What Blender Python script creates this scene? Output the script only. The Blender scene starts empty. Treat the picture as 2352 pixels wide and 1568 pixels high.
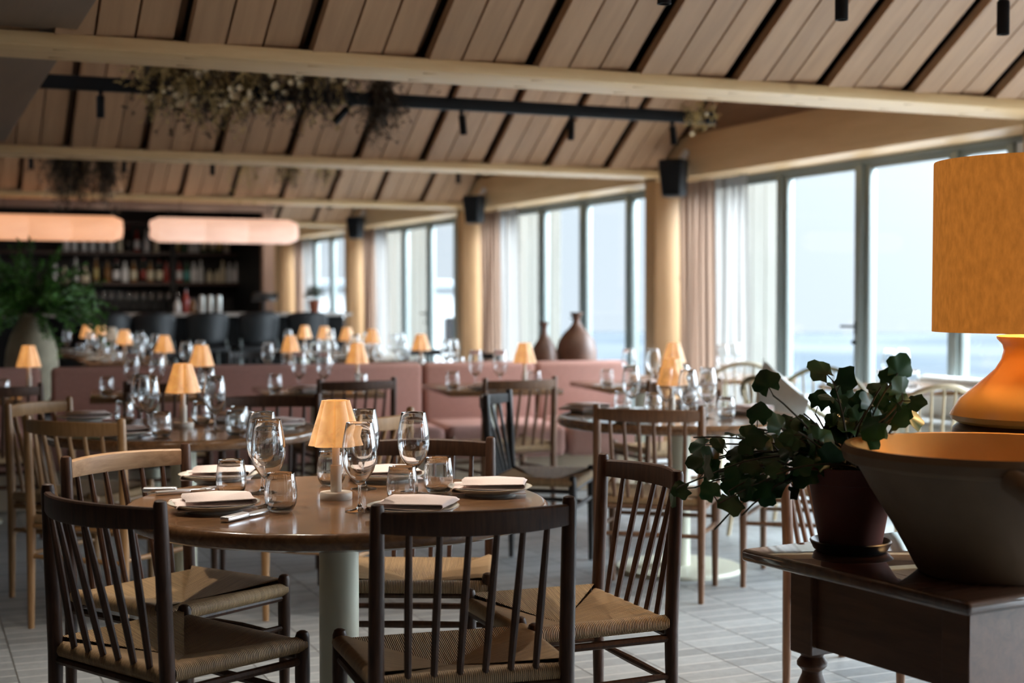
import bpy, bmesh, math, random
from mathutils import Vector, Matrix, noise

random.seed(7)
SC = bpy.context.scene
COL = SC.collection
PI = math.pi

# ------------------------------------------------------------------ camera
FPX, YAW, PITCH, EYE = 3300.0, math.radians(22.93), math.radians(1.753), 1.28
cam_d = bpy.data.cameras.new('camera')
cam_d.sensor_width = 36.0
cam_d.lens = FPX / 2352 * 36
cam_d.dof.use_dof = True
cam_d.dof.focus_distance = 3.78
cam_d.dof.aperture_fstop = 2.45
cam_d.clip_end = 2000
cam = bpy.data.objects.new('camera', cam_d)
COL.objects.link(cam)
cam.location = (0, 0, EYE)
cam.rotation_euler = (PI / 2 - PITCH, 0, -YAW)
SC.camera = cam

F2 = Vector((math.sin(YAW), math.cos(YAW)))
R2 = Vector((math.cos(YAW), -math.sin(YAW)))

# ------------------------------------------------------------------ world, daylight, exposure
SC.view_settings.view_transform = 'Standard'
SC.view_settings.look = 'None'
SC.view_settings.gamma = 1
SC.view_settings.exposure = 0.65
SC.view_settings.use_curve_mapping = False

GLOW_DIR = Vector((0.68, -0.14, 0.72)).normalized()
world = bpy.data.worlds.new('overcast_sky')
SC.world = world
world.use_nodes = True
wn, wl = world.node_tree.nodes, world.node_tree.links
wn.clear()
w_out = wn.new('ShaderNodeOutputWorld')
w_bg = wn.new('ShaderNodeBackground')
w_tc = wn.new('ShaderNodeTexCoord')
w_dot = wn.new('ShaderNodeVectorMath'); w_dot.operation = 'DOT_PRODUCT'
w_dot.inputs[1].default_value = GLOW_DIR
w_mx = wn.new('ShaderNodeMath'); w_mx.operation = 'MAXIMUM'; w_mx.inputs[1].default_value = 0
w_pw = wn.new('ShaderNodeMath'); w_pw.operation = 'POWER'; w_pw.inputs[1].default_value = 6.0
w_mu = wn.new('ShaderNodeMath'); w_mu.operation = 'MULTIPLY'; w_mu.inputs[1].default_value = 52.0
w_ad = wn.new('ShaderNodeMath'); w_ad.operation = 'ADD'; w_ad.inputs[1].default_value = 0.72
w_bg.inputs['Color'].default_value = (0.79, 0.895, 1.0, 1)
wl.new(w_tc.outputs['Generated'], w_dot.inputs[0])
wl.new(w_dot.outputs['Value'], w_mx.inputs[0])
wl.new(w_mx.outputs[0], w_pw.inputs[0])
wl.new(w_pw.outputs[0], w_mu.inputs[0])
wl.new(w_mu.outputs[0], w_ad.inputs[0])
wl.new(w_ad.outputs[0], w_bg.inputs['Strength'])
wl.new(w_bg.outputs[0], w_out.inputs[0])

WALL_X = 6.0          # inner face of the window wall
GLASS_X = 6.40        # plane of the glazing
PIER = [(-2.92, -2.73), (1.73, 1.92), (6.37, 6.56), (11.0, 11.19), (15.67, 15.86), (20.35, 20.54), (24.4, 24.6)]
for k in range(len(PIER) - 1):
    y0, y1 = PIER[k][1], PIER[k + 1][0]
    d = bpy.data.lights.new('sky_portal', 'AREA')
    d.shape = 'RECTANGLE'
    d.size, d.size_y = y1 - y0, 2.2
    d.cycles.is_portal = True
    o = bpy.data.objects.new('sky_portal', d)
    COL.objects.link(o)
    o.location = (GLASS_X + 0.25, (y0 + y1) / 2, 1.15)
    o.rotation_euler = Vector((-1, 0, 0)).to_track_quat('-Z', 'Z').to_euler()

# ------------------------------------------------------------------ pixel helpers: a photo pixel and a height give a place in the room
def ray(px, py):
    u, v = (px - 1176) / FPX, (784 - py) / FPX
    cp, sp = math.cos(PITCH), math.sin(PITCH)
    f = Vector((F2.x * cp, F2.y * cp, -sp))
    r = Vector((R2.x, R2.y, 0))
    up = Vector((F2.x * sp, F2.y * sp, cp))
    return f + r * u + up * v

def at(px, py, z):
    d = ray(px, py)
    t = (z - EYE) / d.z
    return Vector((d.x * t, d.y * t, z))

def col_at(px, depth):
    """floor point straight below the photo column px at that depth"""
    L = (px - 1176) / FPX * depth
    p = F2 * depth + R2 * L
    return Vector((p.x, p.y, 0))

def lz(L, Z):
    p = F2 * Z + R2 * L
    return Vector((p.x, p.y, 0))

# ------------------------------------------------------------------ materials
def new_mat(name):
    m = bpy.data.materials.new(name)
    m.use_nodes = True
    return m, m.node_tree.nodes, m.node_tree.links, m.node_tree.nodes['Principled BSDF']

def plain(name, col, rough=0.5, metal=0.0, emit=None, estr=0.0, var=0.0, vscale=20, bump=0.0, bscale=80, spec=0.5, sub=0.0):
    m, n, l, b = new_mat(name)
    b.inputs['Base Color'].default_value = (*col, 1)
    b.inputs['Roughness'].default_value = rough
    b.inputs['Metallic'].default_value = metal
    b.inputs['Specular IOR Level'].default_value = spec
    if emit:
        b.inputs['Emission Color'].default_value = (*emit, 1)
        b.inputs['Emission Strength'].default_value = estr
    tc = None
    if var or bump:
        tc = n.new('ShaderNodeTexCoord')
    if var:
        nz = n.new('ShaderNodeTexNoise'); nz.inputs['Scale'].default_value = vscale
        nz.inputs['Detail'].default_value = 4
        mr = n.new('ShaderNodeMapRange')
        mr.inputs[1].default_value = 0.3; mr.inputs[2].default_value = 0.7
        mr.inputs[3].default_value = 1 - var; mr.inputs[4].default_value = 1 + var
        mx = n.new('ShaderNodeVectorMath'); mx.operation = 'SCALE'
        mx.inputs[0].default_value = col
        l.new(tc.outputs['Object'], nz.inputs['Vector'])
        l.new(nz.outputs['Fac'], mr.inputs[0])
        l.new(mr.outputs[0], mx.inputs['Scale'])
        l.new(mx.outputs[0], b.inputs['Base Color'])
    if bump:
        nb = n.new('ShaderNodeTexNoise'); nb.inputs['Scale'].default_value = bscale
        bp = n.new('ShaderNodeBump'); bp.inputs['Strength'].default_value = bump
        bp.inputs['Distance'].default_value = 0.01
        l.new(tc.outputs['Object'], nb.inputs['Vector'])
        l.new(nb.outputs['Fac'], bp.inputs['Height'])
        l.new(bp.outputs[0], b.inputs['Normal'])
    return m

def wood(name, light, dark, stretch=(14, 1.2, 14), scale=3.0, rough=0.45, knots=0.0, island=0.0, coat=0.0, world_space=False, bump=0.12, spec=0.5, coat_rough=0.08, coat_ior=1.5):
    m, n, l, b = new_mat(name)
    tc = n.new('ShaderNodeTexCoord')
    mp = n.new('ShaderNodeMapping')
    mp.inputs['Scale'].default_value = stretch
    src = tc.outputs['Object']
    if world_space:
        g = n.new('ShaderNodeNewGeometry'); src = g.outputs['Position']
    if island:
        g2 = n.new('ShaderNodeNewGeometry')
        off = n.new('ShaderNodeVectorMath'); off.operation = 'ADD'
        sc2 = n.new('ShaderNodeMath'); sc2.operation = 'MULTIPLY'; sc2.inputs[1].default_value = 37.0
        l.new(g2.outputs['Random Per Island'], sc2.inputs[0])
        l.new(src, off.inputs[0]); l.new(sc2.outputs[0], off.inputs[1])
        src = off.outputs[0]
    l.new(src, mp.inputs['Vector'])
    nz = n.new('ShaderNodeTexNoise'); nz.inputs['Scale'].default_value = scale
    nz.inputs['Detail'].default_value = 6; nz.inputs['Roughness'].default_value = 0.62
    nz.inputs['Distortion'].default_value = 0.6
    l.new(mp.outputs[0], nz.inputs['Vector'])
    rp = n.new('ShaderNodeValToRGB')
    rp.color_ramp.elements[0].position = 0.32; rp.color_ramp.elements[0].color = (*dark, 1)
    rp.color_ramp.elements[1].position = 0.68; rp.color_ramp.elements[1].color = (*light, 1)
    l.new(nz.outputs['Fac'], rp.inputs[0])
    out = rp.outputs[0]
    if island:
        mr = n.new('ShaderNodeMapRange')
        mr.inputs[3].default_value = 1 - island; mr.inputs[4].default_value = 1 + island
        l.new(g2.outputs['Random Per Island'], mr.inputs[0])
        vs = n.new('ShaderNodeVectorMath'); vs.operation = 'SCALE'
        l.new(out, vs.inputs[0]); l.new(mr.outputs[0], vs.inputs['Scale'])
        out = vs.outputs[0]
    if knots:
        vo = n.new('ShaderNodeTexVoronoi'); vo.inputs['Scale'].default_value = knots
        src2 = tc.outputs['Object'] if not world_space else g.outputs['Position']
        l.new(src2, vo.inputs['Vector'])
        kr = n.new('ShaderNodeValToRGB')
        kr.color_ramp.elements[0].position = 0.05; kr.color_ramp.elements[0].color = (0.38, 0.25, 0.14, 1)
        kr.color_ramp.elements[1].position = 0.10; kr.color_ramp.elements[1].color = (1, 1, 1, 1)
        l.new(vo.outputs['Distance'], kr.inputs[0])
        mm = n.new('ShaderNodeVectorMath'); mm.operation = 'MULTIPLY'
        l.new(out, mm.inputs[0]); l.new(kr.outputs[0], mm.inputs[1])
        out = mm.outputs[0]
    l.new(out, b.inputs['Base Color'])
    b.inputs['Roughness'].default_value = rough
    b.inputs['Specular IOR Level'].default_value = spec
    if coat:
        b.inputs['Coat Weight'].default_value = coat
        b.inputs['Coat Roughness'].default_value = coat_rough; b.inputs['Coat IOR'].default_value = coat_ior
    bp = n.new('ShaderNodeBump'); bp.inputs['Strength'].default_value = bump; bp.inputs['Distance'].default_value = 0.004
    l.new(nz.outputs['Fac'], bp.inputs['Height']); l.new(bp.outputs[0], b.inputs['Normal'])
    return m

def glass(name, col=(1, 1, 1), ior=1.45, rough=0.0):
    m, n, l, b = new_mat(name)
    n.remove(b)
    g = n.new('ShaderNodeBsdfGlass')
    g.inputs['Color'].default_value = (*col, 1); g.inputs['IOR'].default_value = ior; g.inputs['Roughness'].default_value = rough
    gl = n.new('ShaderNodeBsdfGlossy'); gl.inputs['Roughness'].default_value = 0.03
    f = n.new('ShaderNodeLayerWeight'); f.inputs['Blend'].default_value = 0.5
    fp = n.new('ShaderNodeMath'); fp.operation = 'POWER'; fp.inputs[1].default_value = 2.5
    fm = n.new('ShaderNodeMath'); fm.operation = 'MULTIPLY_ADD'; fm.inputs[1].default_value = 0.42; fm.inputs[2].default_value = 0.045
    l.new(f.outputs['Facing'], fp.inputs[0]); l.new(fp.outputs[0], fm.inputs[0])
    mx = n.new('ShaderNodeMixShader')
    l.new(fm.outputs[0], mx.inputs[0]); l.new(g.outputs[0], mx.inputs[1]); l.new(gl.outputs[0], mx.inputs[2])
    l.new(mx.outputs[0], n['Material Output'].inputs[0])
    return m

def pane_glass(name):
    m, n, l, b = new_mat(name)
    n.remove(b)
    t = n.new('ShaderNodeBsdfTransparent'); t.inputs[0].default_value = (0.97, 0.985, 0.985, 1)
    g = n.new('ShaderNodeBsdfGlossy'); g.inputs['Roughness'].default_value = 0.0
    f = n.new('ShaderNodeLayerWeight'); f.inputs['Blend'].default_value = 0.5
    fp = n.new('ShaderNodeMath'); fp.operation = 'POWER'; fp.inputs[1].default_value = 5
    fm = n.new('ShaderNodeMath'); fm.operation = 'MULTIPLY_ADD'; fm.inputs[1].default_value = 0.6; fm.inputs[2].default_value = 0.02
    l.new(f.outputs['Facing'], fp.inputs[0]); l.new(fp.outputs[0], fm.inputs[0])
    mx = n.new('ShaderNodeMixShader')
    l.new(fm.outputs[0], mx.inputs[0]); l.new(t.outputs[0], mx.inputs[1]); l.new(g.outputs[0], mx.inputs[2])
    l.new(mx.outputs[0], n['Material Output'].inputs[0])
    return m

def sheer(name, col, open_=0.35):
    m, n, l, b = new_mat(name)
    n.remove(b)
    d = n.new('ShaderNodeBsdfDiffuse'); d.inputs[0].default_value = (*col, 1)
    t = n.new('ShaderNodeBsdfTranslucent'); t.inputs[0].default_value = (*col, 1)
    tr = n.new('ShaderNodeBsdfTransparent'); tr.inputs[0].default_value = (1, 1, 1, 1)
    m1 = n.new('ShaderNodeMixShader'); m1.inputs[0].default_value = 0.6
    m2 = n.new('ShaderNodeMixShader'); m2.inputs[0].default_value = open_
    l.new(d.outputs[0], m1.inputs[1]); l.new(t.outputs[0], m1.inputs[2])
    l.new(m1.outputs[0], m2.inputs[1]); l.new(tr.outputs[0], m2.inputs[2])
    l.new(m2.outputs[0], n['Material Output'].inputs[0])
    return m

def cord_mat():
    """paper cord: ridges across the UV u axis, a fine twist along v"""
    m, n, l, b = new_mat('paper_cord')
    uv = n.new('ShaderNodeUVMap'); uv.uv_map = 'UVMap'
    sep = n.new('ShaderNodeSeparateXYZ'); l.new(uv.outputs[0], sep.inputs[0])
    a = n.new('ShaderNodeMath'); a.operation = 'MULTIPLY'; a.inputs[1].default_value = 2 * PI / 0.0048
    l.new(sep.outputs[0], a.inputs[0])
    s = n.new('ShaderNodeMath'); s.operation = 'SINE'; l.new(a.outputs[0], s.inputs[0])
    h = n.new('ShaderNodeMath'); h.operation = 'MULTIPLY_ADD'; h.inputs[1].default_value = 0.5; h.inputs[2].default_value = 0.5
    l.new(s.outputs[0], h.inputs[0])
    tw = n.new('ShaderNodeMath'); tw.operation = 'MULTIPLY_ADD'; tw.inputs[1].default_value = 2 * PI / 0.005
    l.new(sep.outputs[1], tw.inputs[0]); l.new(a.outputs[0], tw.inputs[2])
    ts = n.new('ShaderNodeMath'); ts.operation = 'SINE'; l.new(tw.outputs[0], ts.inputs[0])
    nz = n.new('ShaderNodeTexNoise'); nz.inputs['Scale'].default_value = 160
    nm = n.new('ShaderNodeMapping'); nm.inputs['Scale'].default_value = (1, 0.06, 1)
    l.new(uv.outputs[0], nm.inputs[0]); l.new(nm.outputs[0], nz.inputs['Vector'])
    mix = n.new('ShaderNodeMath'); mix.operation = 'MULTIPLY_ADD'; mix.inputs[1].default_value = 0.1
    l.new(ts.outputs[0], mix.inputs[0]); l.new(h.outputs[0], mix.inputs[2])
    add = n.new('ShaderNodeMath'); add.operation = 'MULTIPLY_ADD'; add.inputs[1].default_value = 0.95
    l.new(nz.outputs['Fac'], add.inputs[0]); l.new(mix.outputs[0], add.inputs[2])
    rp = n.new('ShaderNodeValToRGB')
    rp.color_ramp.elements[0].position = 0.42; rp.color_ramp.elements[0].color = (0.045, 0.024, 0.011, 1)
    rp.color_ramp.elements[1].position = 1.0; rp.color_ramp.elements[1].color = (0.58, 0.37, 0.18, 1)
    l.new(add.outputs[0], rp.inputs[0]); l.new(rp.outputs[0], b.inputs['Base Color'])
    bp = n.new('ShaderNodeBump'); bp.inputs['Strength'].default_value = 0.9; bp.inputs['Distance'].default_value = 0.004
    l.new(h.outputs[0], bp.inputs['Height']); l.new(bp.outputs[0], b.inputs['Normal'])
    b.inputs['Roughness'].default_value = 0.6
    return m

def floor_mat():
    """long grey bricks in courses that run away from the camera"""
    m, n, l, b = new_mat('grey_brick_floor')
    g = n.new('ShaderNodeNewGeometry')
    sep = n.new('ShaderNodeSeparateXYZ'); l.new(g.outputs['Position'], sep.inputs[0])
    def math_(op, a, bv=None, c=None):
        k = n.new('ShaderNodeMath'); k.operation = op
        for i, v in enumerate((a, bv, c)):
            if v is None: continue
            if isinstance(v, (int, float)): k.inputs[i].default_value = v
            else: l.new(v, k.inputs[i])
        return k.outputs[0]
    cx = math_('DIVIDE', math_('ADD', sep.outputs[0], 20 - 0.035), 0.257)
    ci = math_('FLOOR', cx)
    fx = math_('FRACT', cx)
    wn_ = n.new('ShaderNodeTexWhiteNoise'); wn_.noise_dimensions = '1D'
    l.new(ci, wn_.inputs['W'])
    ry = math_('ADD', math_('DIVIDE', math_('ADD', sep.outputs[1], 20), 0.098), math_('MULTIPLY', wn_.outputs['Value'], 1.0))
    fy = math_('FRACT', ry)
    iy = math_('FLOOR', ry)
    cell = n.new('ShaderNodeTexWhiteNoise'); cell.noise_dimensions = '2D'
    cv = n.new('ShaderNodeCombineXYZ'); l.new(ci, cv.inputs[0]); l.new(iy, cv.inputs[1])
    l.new(cv.outputs[0], cell.inputs['Vector'])
    nz = n.new('ShaderNodeTexNoise'); nz.inputs['Scale'].default_value = 22; nz.inputs['Detail'].default_value = 8; nz.inputs['Roughness'].default_value = 0.7
    l.new(g.outputs['Position'], nz.inputs['Vector'])
    wob = math_('MULTIPLY', math_('SUBTRACT', nz.outputs['Fac'], 0.5), 0.05)
    dx = math_('MINIMUM', fx, math_('SUBTRACT', 1.0, fx))
    dy = math_('MINIMUM', fy, math_('SUBTRACT', 1.0, fy))
    jx = math_('LESS_THAN', math_('ADD', dx, math_('MULTIPLY', wob, 0.3)), 0.012)
    jy = math_('LESS_THAN', math_('ADD', dy, wob), 0.05)
    v = math_('ADD', 0.72, math_('MULTIPLY', cell.outputs['Value'], 0.34))
    v = math_('MULTIPLY', v, math_('ADD', 0.60, math_('MULTIPLY', nz.outputs['Fac'], 0.8)))
    base = n.new('ShaderNodeVectorMath'); base.operation = 'SCALE'; base.inputs[0].default_value = (0.295, 0.312, 0.316)
    l.new(v, base.inputs['Scale'])
    m1 = n.new('ShaderNodeMix'); m1.data_type = 'RGBA'
    l.new(jy, m1.inputs[0]); l.new(base.outputs[0], m1.inputs[6]); m1.inputs[7].default_value = (0.44, 0.445, 0.435, 1)
    m2 = n.new('ShaderNodeMix'); m2.data_type = 'RGBA'
    l.new(jx, m2.inputs[0]); l.new(m1.outputs[2], m2.inputs[6]); m2.inputs[7].default_value = (0.10, 0.10, 0.095, 1)
    l.new(m2.outputs[2], b.inputs['Base Color'])
    b.inputs['Roughness'].default_value = 0.42
    hgt = math_('SUBTRACT', nz.outputs['Fac'], math_('ADD', jx, math_('MULTIPLY', jy, 0.5)))
    bp = n.new('ShaderNodeBump'); bp.inputs['Strength'].default_value = 0.25; bp.inputs['Distance'].default_value = 0.006
    l.new(hgt, bp.inputs['Height']); l.new(bp.outputs[0], b.inputs['Normal'])
    return m

def sea_mat():
    m, n, l, b = new_mat('foggy_sea')
    g = n.new('ShaderNodeNewGeometry')
    mp = n.new('ShaderNodeMapping'); mp.inputs['Scale'].default_value = (1, 1, 1)
    l.new(g.outputs['Position'], mp.inputs[0])
    nz = n.new('ShaderNodeTexNoise'); nz.inputs['Scale'].default_value = 0.03; nz.inputs['Detail'].default_value = 5
    l.new(mp.outputs[0], nz.inputs['Vector'])
    rp = n.new('ShaderNodeValToRGB')
    rp.color_ramp.elements[0].position = 0.42; rp.color_ramp.elements[0].color = (0.052, 0.060, 0.067, 1)
    rp.color_ramp.elements[1].position = 0.66; rp.color_ramp.elements[1].color = (0.080, 0.086, 0.091, 1)
    l.new(nz.outputs['Fac'], rp.inputs[0]); l.new(rp.outputs[0], b.inputs['Base Color'])
    b.inputs['Roughness'].default_value = 0.9
    b.inputs['Specular IOR Level'].default_value = 0.0
    return m

def linen_shade(name, base, emit, strength, scale=60, lo=0.75, stretch=(1, 1, 0.35), dist=1.0):
    m, n, l, b = new_mat(name)
    tc = n.new('ShaderNodeTexCoord'); mp = n.new('ShaderNodeMapping'); mp.inputs['Scale'].default_value = stretch
    l.new(tc.outputs['Object'], mp.inputs[0])
    nz = n.new('ShaderNodeTexNoise'); nz.inputs['Scale'].default_value = scale; nz.inputs['Detail'].default_value = 6
    nz.inputs['Distortion'].default_value = dist
    l.new(mp.outputs[0], nz.inputs['Vector'])
    mr = n.new('ShaderNodeMapRange'); mr.inputs[1].default_value = 0.3; mr.inputs[2].default_value = 0.7
    mr.inputs[3].default_value = lo; mr.inputs[4].default_value = 1.1
    l.new(nz.outputs['Fac'], mr.inputs[0])
    v1 = n.new('ShaderNodeVectorMath'); v1.operation = 'SCALE'; v1.inputs[0].default_value = base
    v2 = n.new('ShaderNodeVectorMath'); v2.operation = 'SCALE'; v2.inputs[0].default_value = emit
    for v in (v1, v2): l.new(mr.outputs[0], v.inputs['Scale'])
    l.new(v1.outputs[0], b.inputs['Base Color']); l.new(v2.outputs[0], b.inputs['Emission Color'])
    b.inputs['Emission Strength'].default_value = strength
    b.inputs['Roughness'].default_value = 0.8
    b.inputs['Specular IOR Level'].default_value = 0.1
    return m

MT = {
 'pine': wood('pale_pine', (0.68, 0.455, 0.225), (0.56, 0.345, 0.155), (1.0, 10, 10), 1.2, 0.5, knots=1.6, world_space=True),
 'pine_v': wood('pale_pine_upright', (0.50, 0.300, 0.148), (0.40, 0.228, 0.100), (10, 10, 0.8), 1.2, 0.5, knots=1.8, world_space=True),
 'pine_y': wood('pale_pine_along', (0.66, 0.43, 0.22), (0.55, 0.345, 0.165), (10, 0.8, 10), 1.2, 0.5, knots=1.8, world_space=True),
 'ceil': wood('ceiling_oak', (0.385, 0.217, 0.112), (0.30, 0.162, 0.081), (10, 0.7, 0.7), 2.2, 0.55, island=0.09),
 'batten': wood('gap_shadow_oak', (0.16, 0.095, 0.055), (0.11, 0.062, 0.036), (10, 0.7, 0.7), 2.2, 0.55),  # strips in the roof gaps, the gap shade put into their colour
 'gable': wood('gable_oak', (0.36, 0.22, 0.13), (0.27, 0.16, 0.09), (6, 0.8, 6), 2.0, 0.55, world_space=True),
 'dark_wood': wood('smoked_oak', (0.082, 0.036, 0.018), (0.036, 0.0155, 0.008), (30, 30, 3), 3.0, 0.45, spec=0.32),
 'black_wood': wood('black_stained_oak', (0.022, 0.018, 0.017), (0.010, 0.008, 0.008), (30, 30, 3), 3.0, 0.38),
 'mid_wood': wood('brown_oak', (0.19, 0.090, 0.040), (0.095, 0.043, 0.019), (30, 30, 3), 3.0, 0.4),
 'window_lit_oak': wood('window_lit_oak', (0.50, 0.31, 0.17), (0.34, 0.19, 0.095), (3, 30, 30), 2.0, 0.4),  # chair oak with window light put into a paler colour
 'oak': wood('honey_oak', (0.36, 0.20, 0.085), (0.23, 0.12, 0.045), (30, 30, 3), 3.0, 0.4),
 'table': wood('walnut_table', (0.26, 0.135, 0.062), (0.115, 0.056, 0.026), (2.5, 22, 22), 2.0, 0.20, coat=0.4, bump=0.0),
 'console': wood('mahogany_console', (0.150, 0.062, 0.028), (0.080, 0.031, 0.014), (18, 2, 18), 2.0, 0.40, coat=0.0, bump=0.0),
 'console_top': wood('polished_mahogany', (0.11, 0.045, 0.022), (0.055, 0.022, 0.011), (2, 18, 18), 2.0, 0.5, coat=1.0, bump=0.0, spec=0.2, coat_rough=0.025, coat_ior=2.0),
 'cord': cord_mat(),
 'floor': floor_mat(),
 'sea': sea_mat(),
 'cream': plain('cream_lacquer', (0.66, 0.66, 0.53), 0.4),
 'black': plain('matt_black', (0.006, 0.006, 0.0065), 0.6, spec=0.2),
 'blackp': plain('black_plastic', (0.009, 0.011, 0.013), 0.5),
 'niche': plain('black_painted_board', (0.008, 0.008, 0.009), 0.6),
 'shelf': plain('dark_brown_shelf', (0.055, 0.028, 0.020), 0.5),
 'soffit': wood('dark_oak_soffit', (0.12, 0.070, 0.038), (0.088, 0.050, 0.027), (8, 0.8, 8), 2.0, 0.5),  # soffit oak in its own dark brown tone
 'barframe': plain('rose_brown_frame', (0.37, 0.24, 0.18), 0.55),
 'frame': plain('grey_aluminium', (0.22, 0.25, 0.24), 0.35, 0.2),
 'pane': pane_glass('window_glass'),
 'clear': glass('clear_glass', (0.985, 0.99, 0.99)),
 'pink': plain('rose_fabric', (0.42, 0.238, 0.205), 0.9, var=0.06, vscale=60, bump=0.15, bscale=400, spec=0.2),
 'plinth': plain('pale_plinth', (0.58, 0.48, 0.36), 0.6),
 'sheer': sheer('sheer_curtain', (0.25, 0.235, 0.22), 0.30),
 'sheer_pink': sheer('rose_sheer_curtain', (0.30, 0.20, 0.145), 0.06),
 'planks': wood('weathered_planks', (0.150, 0.143, 0.122), (0.118, 0.111, 0.092), (12, 12, 0.7), 2.0, 0.7, island=0.06),
 'plate': plain('stoneware', (0.62, 0.63, 0.58), 0.3),
 'plate_rim': plain('stoneware_rim', (0.45, 0.38, 0.28), 0.4),
 'napkin': plain('rose_white_linen', (0.78, 0.66, 0.62), 0.9, bump=0.2, bscale=300, spec=0.2),
 'steel': plain('polished_steel', (0.82, 0.82, 0.84), 0.30, 0.75),
 'lampbody': plain('putty_metal', (0.66, 0.62, 0.54), 0.5),
 'shade': linen_shade('warm_paper_shade', (0.74, 0.60, 0.46), (1.0, 0.42, 0.10), 0.43, scale=26, lo=0.74, stretch=(1, 1, 1)),
 'shade_off': plain('unlit_paper_shade', (0.50, 0.43, 0.35), 0.8),
 'bigshade': linen_shade('amber_linen_shade', (0.30, 0.15, 0.06), (1.0, 0.33, 0.045), 0.22, scale=90, lo=0.80, stretch=(1, 1, 0.45), dist=0.0),
 'ochre': plain('ochre_glaze', (0.55, 0.33, 0.09), 0.22, var=0.1, vscale=8),
 'ochre_dark': plain('shadowed_ochre', (0.06, 0.03, 0.015), 0.3),  # lamp foot's shade put into a dark ochre; socket shares it
 'bowl': plain('worn_earthenware', (0.185, 0.110, 0.058), 0.6, var=0.25, vscale=5, bump=0.2, bscale=30),
 'bowl_in': plain('amber_glaze', (0.72, 0.40, 0.13), 0.15, var=0.1, vscale=8),
 'terracotta': plain('terracotta', (0.36, 0.11, 0.055), 0.7, var=0.1, vscale=14),
 'darkpot': plain('dark_terracotta', (0.16, 0.045, 0.03), 0.7, var=0.15, vscale=14),
 'saucer': plain('dark_saucer', (0.012, 0.014, 0.016), 0.35),
 'soil': plain('soil', (0.02, 0.014, 0.01), 0.9),
 'leaf': plain('dark_green_leaf', (0.020, 0.085, 0.024), 0.42, var=0.35, vscale=9),
 'fern': plain('bright_fern', (0.060, 0.185, 0.022), 0.5, var=0.4, vscale=6),
 'herb': plain('grey_green_leaf', (0.08, 0.10, 0.05), 0.6, var=0.3, vscale=40),
 'stem': plain('brown_stem', (0.05, 0.045, 0.02), 0.6),
 'straw': plain('straw', (0.42, 0.29, 0.11), 0.8, var=0.4, vscale=5),
 'dry': plain('dried_brown_stalk', (0.040, 0.024, 0.010), 0.8, var=0.4, vscale=5),
 'petal': plain('cream_petal', (0.66, 0.52, 0.32), 0.7),
 'stone': plain('sandstone_vase', (0.40, 0.36, 0.26), 0.75, var=0.2, vscale=7, bump=0.3, bscale=40),
 'jug': plain('iron_brown_jug', (0.13, 0.062, 0.038), 0.5, var=0.35, vscale=6),
 'lantern': linen_shade('amber_paper', (0.55, 0.45, 0.38), (1.0, 0.45, 0.22), 0.50, scale=8, lo=0.95),
 'lantern2': linen_shade('rose_paper', (0.60, 0.52, 0.48), (1.0, 0.58, 0.41), 0.50, scale=8, lo=0.95),
 'counter': plain('pale_stone_top', (0.48, 0.44, 0.40), 0.3),
 'rattan': plain('pale_rattan', (0.50, 0.40, 0.25), 0.55, var=0.12, vscale=30),
 'olive': plain('olive_bentwood', (0.20, 0.17, 0.085), 0.45),
 'cushion': plain('pale_grey_cushion', (0.60, 0.60, 0.57), 0.9, var=0.05, vscale=30),
 'deck': plain('terrace_stone', (0.22, 0.22, 0.22), 0.8, var=0.06),
 'wallp': plain('umber_plaster', (0.10, 0.075, 0.055), 0.85),
 'white': plain('white_board', (0.75, 0.76, 0.76), 0.6),
 'roofgrey': plain('grey_roof', (0.28, 0.31, 0.33), 0.7),
 'tap': plain('frosted_tap', (0.72, 0.78, 0.77), 0.15, 0.3),
 'screen': plain('dark_screen', (0.02, 0.022, 0.025), 0.2),
}
def bottle_glass(nm, col):
    return plain(nm, col, 0.08, spec=0.7)
MT.update({
 'b_dark': bottle_glass('dark_bottle', (0.012, 0.013, 0.010)),
 'b_amber': bottle_glass('amber_bottle', (0.24, 0.12, 0.035)),
 'b_clear': bottle_glass('pale_bottle', (0.72, 0.75, 0.76)),
 'b_green': bottle_glass('green_bottle', (0.03, 0.10, 0.05)),
 'b_teal': bottle_glass('teal_bottle', (0.10, 0.38, 0.38)),
 'b_cream': bottle_glass('cream_bottle', (0.74, 0.68, 0.50)),
 'b_yellow': bottle_glass('yellow_label', (0.55, 0.45, 0.16)),
 'b_red': bottle_glass('red_bottle', (0.30, 0.04, 0.03)),
 'b_white': bottle_glass('white_label', (0.88, 0.88, 0.90)),
})

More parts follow.
